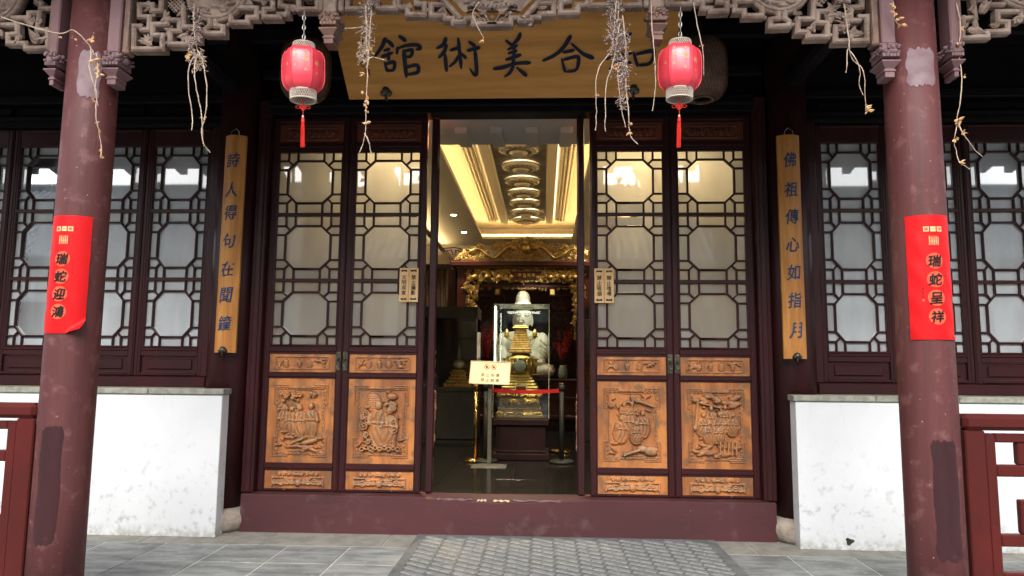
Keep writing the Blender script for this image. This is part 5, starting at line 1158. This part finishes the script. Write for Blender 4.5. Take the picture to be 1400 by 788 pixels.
for sx in (-1, 1):
    X = AX + sx * 1.42; mb = MB()
    for P_ in ([(-.12, 3.36), (.06, 3.36), (.22, 3.6), (.0, 3.62), (-.3, 3.56)], [(.05, 3.4), (.16, 3.56), (.06, 3.57), (.03, 3.48)], [(-.04, 3.46), (-.02, 3.56), (-.14, 3.55), (-.14, 3.47)]): mb.bar2d([(X + sx * x, z) for x, z in P_][::sx], .022, YA - .03, YA + .01)
    A("crest_end", mb, m_dkwood)
mb = MB(); curls(mb, lambda x, z: True, AX - 1.15, AX + 1.15, 2.94, 3.17, YA + .0, 220, 2, .042)
for k in range(9): x = AX - 1.0 + k * .25; mb.ball((x, YA - .03, 3.02), (.06, .04, .05), 8, 6)
A("carved_panel", mb, m_gold, True); A("panel_backing", MB().box(AX - 1.17, AX + 1.17, YA + .05, YA + .09, 2.91, 3.189), m_redwood)
mb = MB()
for k in range(60): x = AX - 1.36 + k * .046; mb.ball((x, YA - .03, 3.212), (.017, .012, .014), 6, 4)
A("bead_row", mb, m_gold, True)
mb = MB(); mb.prism([(AX - .3, 3.13), (AX - .22, 2.99), (AX + .26, 2.99), (AX + .34, 3.13)], YA - .06, YA - .03); A("name_tablet", mb, m_redwood)
mb = MB()
for k in range(4): mb.box(AX - .13 + k * .09, AX - .07 + k * .09, YA - .066, YA - .0605, 3.03, 3.09)
A("tablet_marks", mb, m_gold)
for sx in (-1, 1):
    mb = MB(); X = AX + sx * 1.06; curls(mb, lambda x, z: abs(x - X) < .04 + .1 * (z - 1.75) / 1.2, X - .14, X + .14, 1.75, 2.9, YA + .02, 110, 5 + sx, .042); A("side_carving", mb, m_gold, True)
    A("small_lantern", MB().box(AX + sx * .55 - .055, AX + sx * .55 + .055, YA + .06, YA + .17, 2.67, 2.8, .015), m_gold)
mb = MB()
for (a, b) in ((-1.1, -.65), (-.42, .44), (.65, 1.1)): curls(mb, lambda x, z: True, AX + a, AX + b, 2.79, 2.81, YA + .08, int((b - a) * 28), int(a * 9 + 40), .022, .007)
A("lower_fringe", mb, m_gold, True)
# ------------------------------------------------------------------ buddha
BX, BY = -.14, 9.22
bd = thing("buddha_statue", "white marble seated buddha with gilded robe edge on the altar", "statue", (BX, BY, 1.0))
mb = MB()
for c, r_ in [((0, 0, .16), (.68, .42, .17)), ((-.42, -.2, .17), (.26, .22, .16)), ((.42, -.2, .17), (.26, .22, .16)), ((0, -.05, .42), (.34, .26, .32)), ((0, -.04, .7), (.38, .25, .3)), ((0, -.02, .86), (.43, .2, .14)),
              ((-.4, -.02, .78), (.13, .15, .18)), ((.4, -.02, .78), (.13, .15, .18)), ((-.44, -.03, .55), (.11, .13, .24)), ((.44, -.03, .55), (.11, .13, .24)), ((-.36, -.2, .33), (.12, .2, .1)), ((.36, -.2, .33), (.12, .2, .1)), ((-.12, -.36, .3), (.16, .1, .06)), ((.12, -.36, .32), (.16, .1, .06)),
              ((0, -.03, 1.02), (.12, .12, .14)), ((0, -.08, 1.26), (.185, .19, .245)), ((0, -.13, 1.12), (.1, .12, .09)), ((0, -.265, 1.24), (.028, .04, .06)), ((0, -.25, 1.155), (.05, .03, .018)), ((0, -.22, 1.07), (.05, .04, .04)), ((-.19, -.04, 1.2), (.028, .05, .13)), ((.19, -.04, 1.2), (.028, .05, .13)), ((-.08, -.235, 1.3), (.05, .03, .022)), ((.08, -.235, 1.3), (.05, .03, .022))]: mb.ball(c, r_, 22, 14)
o = part("body", mb, m_jade, bd, True, world=False)
rm = o.modifiers.new("join", 'REMESH'); rm.mode = 'VOXEL'; rm.voxel_size = .018; rm.use_smooth_shade = True; sm = o.modifiers.new("soft", 'SMOOTH'); sm.iterations = 5
part("hair_cap", MB().lathe([(.185, 1.42), (.212, 1.45), (.215, 1.49), (.2, 1.53), (.165, 1.56), (.15, 1.6), (.148, 1.67), (.13, 1.74), (.095, 1.79), (.05, 1.82), (.001, 1.83)], 36, (0, -.08, 0)), m_jade, bd, True, world=False)
mb = MB()
for k in range(7): mb.tube(crom([(.3 - k * .03, -.2 - .01 * k, .93 - .012 * k), (.2 - k * .035, -.29, .7), (.02 - k * .04, -.31, .46), (-.18 - k * .03, -.28, .28)], 6), .009, 6)
for k in range(6): mb.tube(crom([(.36, -.18 - .01 * k, .8 - k * .09), (.48, -.16, .7 - k * .09), (.53, -.05, .62 - k * .08)], 5), .008, 6)
for sx in (-1, 1):
    for k in range(5): mb.tube(crom([(sx * .2, -.44 + .02 * k, .08 + k * .04), (sx * .45, -.4 + .02 * k, .1 + k * .045), (sx * .64, -.2, .12 + k * .04)], 5), .009, 6)
part("robe_folds", mb, M("gilded_robe", (.62, .52, .26), .4, metal=.4, bump=0), bd, True, world=False)
mb = MB()
for sx in (-1, 1): mb.tube([(sx * .035, -.262, 1.292), (sx * .08, -.258, 1.284), (sx * .125, -.228, 1.292)], .011, 6); mb.tube([(sx * .03, -.265, 1.335), (sx * .08, -.258, 1.35), (sx * .135, -.22, 1.335)], .008, 6)
mb.tube([(-.045, -.276, 1.16), (0, -.283, 1.155), (.045, -.276, 1.16)], .01, 6); part("face_lines", mb, M("brown_line", (.12, .07, .04), .6, bump=0), bd, world=False)
l = bpy.data.lights.new("altar_lamp", 'SPOT'); l.energy = 8; l.spot_size = R(60); l.spot_blend = .5; l.color = (1, .93, .72); l.shadow_soft_size = .08
lp = thing("altar_spotlight", "small spotlight under the altar canopy aimed at the statue", "spotlight", (AX, YA + .2, 3.12)); part("housing", MB().lathe([(.03, -.03), (.04, .03)], 16), m_dkwood, lp, world=False)
lo = bpy.data.objects.new("altar_lamp", l); col.objects.link(lo); lo.parent = lp; lo.location = (0, 0, -.04); lo.rotation_euler = (R(36), 0, 0)
sp2 = thing("added_spotlight", "added spotlight out of view on the hall ceiling, brightening the buddha", "spotlight", (1.4, 5.3, 4.19)); part("housing", MB().lathe([(.03, -.11), (.04, -.1), (.04, -.01), (.02, .01)], 16), m_dkwood, sp2, world=False)
l = bpy.data.lights.new("added_statue_lamp", 'SPOT'); l.energy = 420; l.spot_size = R(20); l.spot_blend = .6; l.color = (1, .94, .76); l.shadow_soft_size = .05  # unseen lamp added to brighten the statue's face
lo = bpy.data.objects.new("added_statue_lamp", l); col.objects.link(lo); lo.parent = sp2; lo.location = (0, 0, -.13)
lo.rotation_euler = Vector((1.4 - BX, 5.3 - 8.95, 4.06 - 2.1)).to_track_quat('Z', 'Y').to_euler()
# vases
for sx, lb in ((-1, "left"), (1, "right")):
    X = AX + sx * .77; t = thing("vase", "celadon vase of red berry branches on the %s of the altar table" % lb, "vase", (X, YA + .28, 1.0)); part("body", MB().lathe([(.05, .001), (.08, .02), (.095, .1), (.09, .2), (.065, .25), (.07, .28)], 24), m_vase, t, True, world=False)
    rng = random.Random(20 + sx); br = MB(); be = MB()
    for k in range(26):
        a = rng.uniform(0, 6.28); q = rng.uniform(.08, .26); h = rng.uniform(.45, .85); P_ = crom([(0, 0, .2), (q * .4 * math.cos(a), q * .4 * math.sin(a), .2 + h * .6), (q * math.cos(a), q * math.sin(a), .2 + h)], 5); br.tube(P_, .004, 4)
        for p in P_[4:]:
            for _ in range(3): be.ball((p[0] + rng.uniform(-.025, .025), p[1] + rng.uniform(-.025, .025), p[2] + rng.uniform(-.03, .03)), .011, 5, 4)
    part("branches", br, m_redwood, t, world=False); part("berries", be, m_berry, t, world=False, kind="stuff")
# curtains beside the altar
for sx, lb in ((-1, "left"), (1, "right")):
    t = thing("curtain", "brown pleated curtain hanging %s of the altar" % lb, "curtain", (AX + sx * 2.5, 9.4, 0)); V = []; n = 160
    for k in range(n + 1): x = AX + sx * (1.62 + 1.9 * k / n); V += [(x, 9.4 + .05 * math.sin(k * .7), .02), (x, 9.4 + .045 * math.sin(k * .7 + .2), 3.3)]
    o = part("cloth", MB().add(V, [(2 * k, 2 * k + 2, 2 * k + 3, 2 * k + 1) for k in range(n)]), m_curtain, t, True)
    part("rail", MB().box(*sorted((AX + sx * 1.6, AX + sx * 3.55)), 9.36, 9.44, 3.3, 3.42), m_dkwood, t)
# ------------------------------------------------------------------ glass case with gilded stupa
CX, CYc = -.012, 4.48
pd = thing("case_pedestal", "black plum pedestal under the glass case in the entrance", "pedestal", (CX, CYc, 0))
part("plinth", MB().box(CX - .385, CX + .385, CYc - .37, CYc + .37, 0, .09, .01), m_dkwood, pd); part("body", MB().box(CX - .335, CX + .335, CYc - .32, CYc + .32, .091, .45, .006), m_dkwood, pd); part("top", MB().box(CX - .38, CX + .38, CYc - .36, CYc + .36, .451, .555, .02), m_dkwood, pd)
mb = MB()
for k in range(24): mb.ball((CX - .33 + k * .0287, CYc - .33, .12), (.009, .006, .009), 6, 4)
part("bead_row", mb, m_bronze, pd)
gc = thing("glass_case", "clear glass display case standing on the plum pedestal", "display case", (CX, CYc, .556)); zt = 2.1; hx, hy = .375, .355
for nm, b in (("front", (-hx, hx, -hy, -hy + .006)), ("back", (-hx, hx, hy - .006, hy)), ("left", (-hx, -hx + .006, -hy + .007, hy - .007)), ("right", (hx - .006, hx, -hy + .007, hy - .007))): part("glass_pane", MB().box(CX + b[0], CX + b[1], CYc + b[2], CYc + b[3], .557, zt), m_clear, gc)
part("glass_pane", MB().box(CX - hx, CX + hx, CYc - hy, CYc + hy, zt + .001, zt + .008), m_clear, gc)
m_gedge = M("pale_glass_edge", (.5, .56, .46), .2, bump=0)
for sx in (-1, 1):
    for sy in (-1, 1): part("glass_edge", MB().box(CX + sx * (hx + .003) - .003, CX + sx * (hx + .003) + .003, CYc + sy * (hy + .003) - .003, CYc + sy * (hy + .003) + .003, .557, zt + .008), m_gedge, gc)
for sy in (-1, 1): part("glass_edge", MB().box(CX - hx, CX + hx, CYc + sy * (hy + .003) - .003, CYc + sy * (hy + .003) + .003, zt + .002, zt + .008), m_gedge, gc)
part("lamp_strip", MB().box(CX - hx + .009, CX - hx + .017, CYc - .3, CYc - .29, 1.3, zt - .02), emit("case_light_strip", (1, .95, .75), 14), gc)
l = bpy.data.lights.new("case_lamp", 'AREA'); l.energy = 5; l.size = .5; l.color = (1, .92, .68); lo = bpy.data.objects.new("case_lamp", l); col.objects.link(lo); lo.parent = gc; lo.location = (0, -.12, zt - .556 - .02)
sp = thing("gilded_stupa", "tall gilded stupa inside the glass case on the pedestal", "stupa", (CX, CYc, .557)); SX = CX - .02
def ring_sq(mb, h, z0, z1, c=.008): mb.box(SX - h, SX + h, CYc - h, CYc + h, z0, z1, c)
mb = MB()
for h, a, b in ((.325, .558, .6), (.315, .601, .64), (.29, .641, .67), (.3, .671, .69), (.275, .691, .83), (.3, .831, .85), (.315, .851, .88), (.3, .881, .9), (.27, .901, .94), (.25, .941, .98), (.225, .981, 1.02), (.2, 1.021, 1.06), (.175, 1.061, 1.1), (.15, 1.101, 1.15)): ring_sq(mb, h, a, b)
rng = random.Random(9)
for k in range(150): s_ = rng.choice((0, 1)); zz = rng.choice((rng.uniform(.6, .64), rng.uniform(.85, .9))); mb.ball((SX + rng.uniform(-.31, .31), CYc - .318, zz), (.014, .01, .012), 6, 4)
for sx in (-.13, .13):
    for q in (.045, .07, .09): mb.tube([(SX + sx + q * 1.2 * math.cos(a), CYc - .278, .76 + q * .7 * math.sin(a)) for a in np.linspace(0, 6.283, 22)], .007, 5)
    mb.ball((SX + sx, CYc - .275, .76), (.035, .02, .03), 8, 6)
part("base", mb, m_goldb, sp)
mb = MB().lathe([(.17, 1.15), (.21, 1.18), (.22, 1.26), (.215, 1.33), (.235, 1.36), (.22, 1.385), (.14, 1.41), (.12, 1.44)], 36, (SX, CYc, 0), lambda a, z: 1 + .03 * math.sin(12 * a))
for k in range(22): a = 2 * math.pi * k / 22; mb.tube([(SX + .2 * math.cos(a), CYc + .2 * math.sin(a), 1.16), (SX + .235 * math.cos(a), CYc + .235 * math.sin(a), 1.27), (SX + .22 * math.cos(a), CYc + .22 * math.sin(a), 1.36)], .011, 5)
for k in range(12): a = 2 * math.pi * k / 12; mb.ball((SX + .235 * math.cos(a), CYc + .235 * math.sin(a), 1.362), .02, 8, 6)
part("dome", mb, m_goldb, sp, True)
part("niche", MB().lathe([(.001, .012), (.075, .01), (.085, 0)], 24, (SX + .0, CYc - .245, 1.26), axis='Y'), m_vase, sp, True)
mb = MB(); zz = 1.44
for h in (.155, .15): ring_sq(mb, h, zz, zz + .035, .006); zz += .036
n = 11
for k in range(n): h = .138 - .062 * k / n; ring_sq(mb, h, zz, zz + .017, .004); ring_sq(mb, h * .9, zz + .0171, zz + .0245, .0); zz += .025
ring_sq(mb, .115, zz, zz + .02); ring_sq(mb, .09, zz + .0201, zz + .045); zz += .045; part("spire", mb, m_gold, sp)
mb = MB().lathe([(.025, 0), (.036, .015), (.024, .03), (.04, .045), (.028, .075), (.01, .11), (.001, .14)], 14, (SX, CYc, zz))
for k in range(6): mb.leaf((SX, CYc, zz + .03), (math.cos(k), math.sin(k) * .6, 1.1), .075, .04)
part("finial", mb, m_bronze, sp)
for sx in (-1, 1):
    mb = MB().lathe([(.02, 0), (.035, .03), (.03, .08), (.01, .12)], 10, (SX + sx * .2, CYc, 1.66)); mb.tube([(SX + sx * .12, CYc, 1.62), (SX + sx * .17, CYc, 1.64), (SX + sx * .2, CYc, 1.68)], .01, 5)
    for k in range(4): mb.leaf((SX + sx * .2, CYc, 1.68), (math.cos(k * 1.6), -.4, math.sin(k * 1.6)), .05, .03)
    part("side_ornament", mb, m_gold, sp)
cd = thing("caption_card", "small brown caption card in front of the stupa", "card", (SX + .02, CYc - .3, .905)); part("card", MB().box(SX - .06, SX + .1, CYc - .324, CYc - .318, .905, 1.0), m_signwood, cd); part("picture", MB().box(SX - .047, SX + .087, CYc - .3265, CYc - .3245, .918, .987), m_topwood, cd)
# ------------------------------------------------------------------ side cabinets
for s, xa, xb in ((-1, -2.0, -.805), (1, .86, 2.0)):
    lb = "left" if s < 0 else "right"; t = thing("display_cabinet", "charcoal glass-fronted cabinet at the %s inside the entrance" % lb, "cabinet", ((xa + xb) / 2, 6.5, 0)); ya, yb = 6.13, 6.85
    part("base", MB().box(xa + .03, xb - .03, ya + .03, yb - .03, 0, .06).box(xa, xb, ya, yb, .061, .8, .004).box(xa + .01, xb - .01, ya + .012, yb - .01, .801, .83).box(xa, xb, ya, yb, .831, .9, .004), m_cab, t); part("top", MB().box(xa, xb, ya, yb, 2.045, 2.235, .004), m_cab, t)
    part("glass_pane", MB().box(xa + .02, xb - .02, ya + .004, ya + .01, .902, 2.043), m_clear, t)
    inner = xb if s < 0 else xa; part("glass_pane", MB().box(*sorted((inner - s * .004 if s > 0 else inner - .01, inner + .01 if s > 0 else inner - .004)), ya + .02, yb - .02, .902, 2.043), m_clear, t)
    for x in (xa + .01, xb - .01): part("post", MB().box(x - .008, x + .008, ya - .001, ya + .016, .901, 2.044), m_polegrey, t)
    part("back", MB().box(xa, xb, yb - .02, yb, .902, 2.044), m_cab, t)
    X = -1.135 if s < 0 else 1.3; q = thing("small_stupa", "small silvery bronze stupa in the %s cabinet" % lb, "stupa", (X, 6.45, .9)); mb = MB()
    for h, a, b in ((.24, .001, .07), (.2, .071, .12), (.16, .121, .17), (.13, .171, .22), (.15, .221, .25), (.11, .251, .29)): mb.box(-h, h, -h * .9, h * .9, a, b, .008)
    part("base", mb, m_gold, q, world=False); part("dome", MB().lathe([(.06, .29), (.1, .33), (.105, .39), (.08, .44), (.04, .46)], 24), M("crystal_dome_" + lb, (.55, .5, .38), .15, metal=.5, bump=0), q, True, world=False)
    part("spire", MB().lathe([(.045, .46), (.03, .5), (.04, .52), (.022, .58), (.03, .6), (.01, .68), (.001, .72)], 16), m_polegrey, q, True, world=False)
# ------------------------------------------------------------------ sign stand, posts and belt
sg = thing("sign_stand", "grey floor stand with a tilted cream no-photography sign in the entrance", "sign stand", (-.392, 3.55, 0))
part("pole", MB().box(-.418, -.366, 3.56, 3.585, .02, 1.1, .006), m_polegrey, sg); V = [(-.61, 3.38, 0), (-.17, 3.38, 0), (-.17, 3.72, 0), (-.61, 3.72, 0), (-.6, 3.39, .006), (-.18, 3.39, .006), (-.3, 3.62, .024), (-.48, 3.62, .024)]
part("base_plate", MB().add(V, [(3, 2, 1, 0), (4, 5, 6, 7), (0, 1, 5, 4), (1, 2, 6, 5), (2, 3, 7, 6), (3, 0, 4, 7)]), m_polegrey, sg)
hd = obj("sign_panel", MB().box(-.262, .262, 0, .012, -.15, .15, .003).mesh("sign_panel", m_signwood), sg, (.0, -.02, 1.172), (R(-14), R(1.5), R(-6)))
F_ = MB()
for b in ((-.262, .262, .138, .15), (-.262, .262, -.15, -.138), (-.262, -.25, -.1375, .1375), (.25, .262, -.1375, .1375)): F_.box(b[0], b[1], -.008, .0, b[2], b[3], .002)
obj("frame", F_.mesh("frame", M("cream_frame", (.75, .68, .56), .4, bump=0)), hd)
def sub(nm, mb, mt): obj(nm, mb.mesh(nm, mt), hd)
for q, row in enumerate(("禁止拍摄", "禁止触摸")):
    for k, ch in enumerate(row): V, F = glyph(ch, 0, .01); sub("character", MB().add([(-.09 + k * .064 + x * .045, y * .02 - .002, -.03 - q * .065 + z * .045) for x, y, z in V], F), m_black)
for x in (-.045, .045):
    mb = MB().lathe([(.034, 0), (.034, .003), (.028, .003), (.028, 0)], 24, (x, 0, .075), axis='Y', cap=False); mb.prism([(x - .026, .092), (x - .02, .098), (x + .026, .058), (x + .02, .052)], -.003, -.0005); sub("prohibition_sign", mb, m_redink)
    mb = MB().box(x - .014, x + .014, -.002, -.0004, .063, .084).box(x - .005, x + .005, -.0022, -.0004, .0842, .09); sub("pictogram", mb, m_black)
def stanchion(label, x, y, mt, mb_, h=1.0):
    t = thing("stanchion", label, "barrier post", (x, y, 0), group="queue barrier posts"); part("base", MB().lathe([(.16, .002), (.165, .02), (.15, .035), (.03, .045)], 32), mb_, t, True, world=False); part("post", MB().lathe([(.03, .04), (.03, h - .06)], 16), mt, t, True, world=False); part("head", MB().lathe([(.04, h - .06), (.042, h - .01), (.036, h + .01), (.01, h + .02)], 16), mb_, t, True, world=False)
stanchion("brass barrier post left of the grey sign stand", -.605, 3.99, m_brass, m_brass); stanchion("black barrier post holding the right end of the red belt", .535, 3.95, m_cab, m_cab)
stanchion("black barrier post behind the sign stand holding the left end of the belt", -.47, 3.93, m_cab, m_cab); stanchion("brass based barrier post behind the right black one", .56, 5.1, m_cab, m_brass)
bl = thing("barrier_belt", "red belt stretched across in front of the glass case", "belt", (0, 3.94, .95)); mb = MB(); V = []
for k in range(13): t = k / 12; V += [(-.44 + .945 * t, 3.925 + .02 * t, .915 - .02 * math.sin(math.pi * t)), (-.44 + .945 * t, 3.925 + .02 * t, .965 - .02 * math.sin(math.pi * t)), (-.44 + .945 * t, 3.928 + .02 * t, .965 - .02 * math.sin(math.pi * t)), (-.44 + .945 * t, 3.928 + .02 * t, .915 - .02 * math.sin(math.pi * t))]
part("webbing", MB().add(V, [(4 * k + j, 4 * k + 4 + j, 4 * k + 4 + (j + 1) % 4, 4 * k + (j + 1) % 4) for k in range(12) for j in range(4)] + [(0, 1, 2, 3), (51, 50, 49, 48)]), m_belt, bl)

# ------------------------------------------------------------------ the building across the courtyard, mirrored in the glass
ob = thing("opposite_hall", "long hall with grey tiled roof across the courtyard, seen mirrored in the panes", "building", (0, -17, 0))
part("wall", MB().box(-40, 40, -19.2, -18.9, -.03, 5.8), m_oppwall, ob); part("roof", MB().add([(-41, -17.2, 4.5), (41, -17.2, 4.5), (41, -22, 8.0), (-41, -22, 8.0), (-41, -17.2, 4.7), (41, -17.2, 4.7), (41, -22, 8.2), (-41, -22, 8.2)], [(0, 3, 2, 1), (4, 5, 6, 7), (0, 1, 5, 4), (1, 2, 6, 5), (2, 3, 7, 6), (3, 0, 4, 7)]), m_tile, ob)
mb = MB()
for k in range(270): x = -40.5 + k * .3; mb.tube([(x, -17.15, 4.73), (x, -22, 8.25)], .085, 6)
part("roof_tiles", mb, m_tile2, ob, kind="stuff"); part("ridge", MB().box(-41, 41, -22.2, -21.8, 8.15, 8.5, .05), m_tile, ob)
cm_ = shared("oppcol", lambda: MB().lathe([(.16, -.03), (.16, 4.7)], 16).mesh("column", m_col)); dm_ = shared("oppdoor", lambda: MB().box(-1.4, 1.4, -.1, 0, .1, 3.3).mesh("door", m_frame))
for k in range(22): obj("column", cm_, ob, (-36.75 + k * 3.5, -.6, 0)); obj("door", dm_, ob, (-35 + k * 3.5, -1.8, 0))
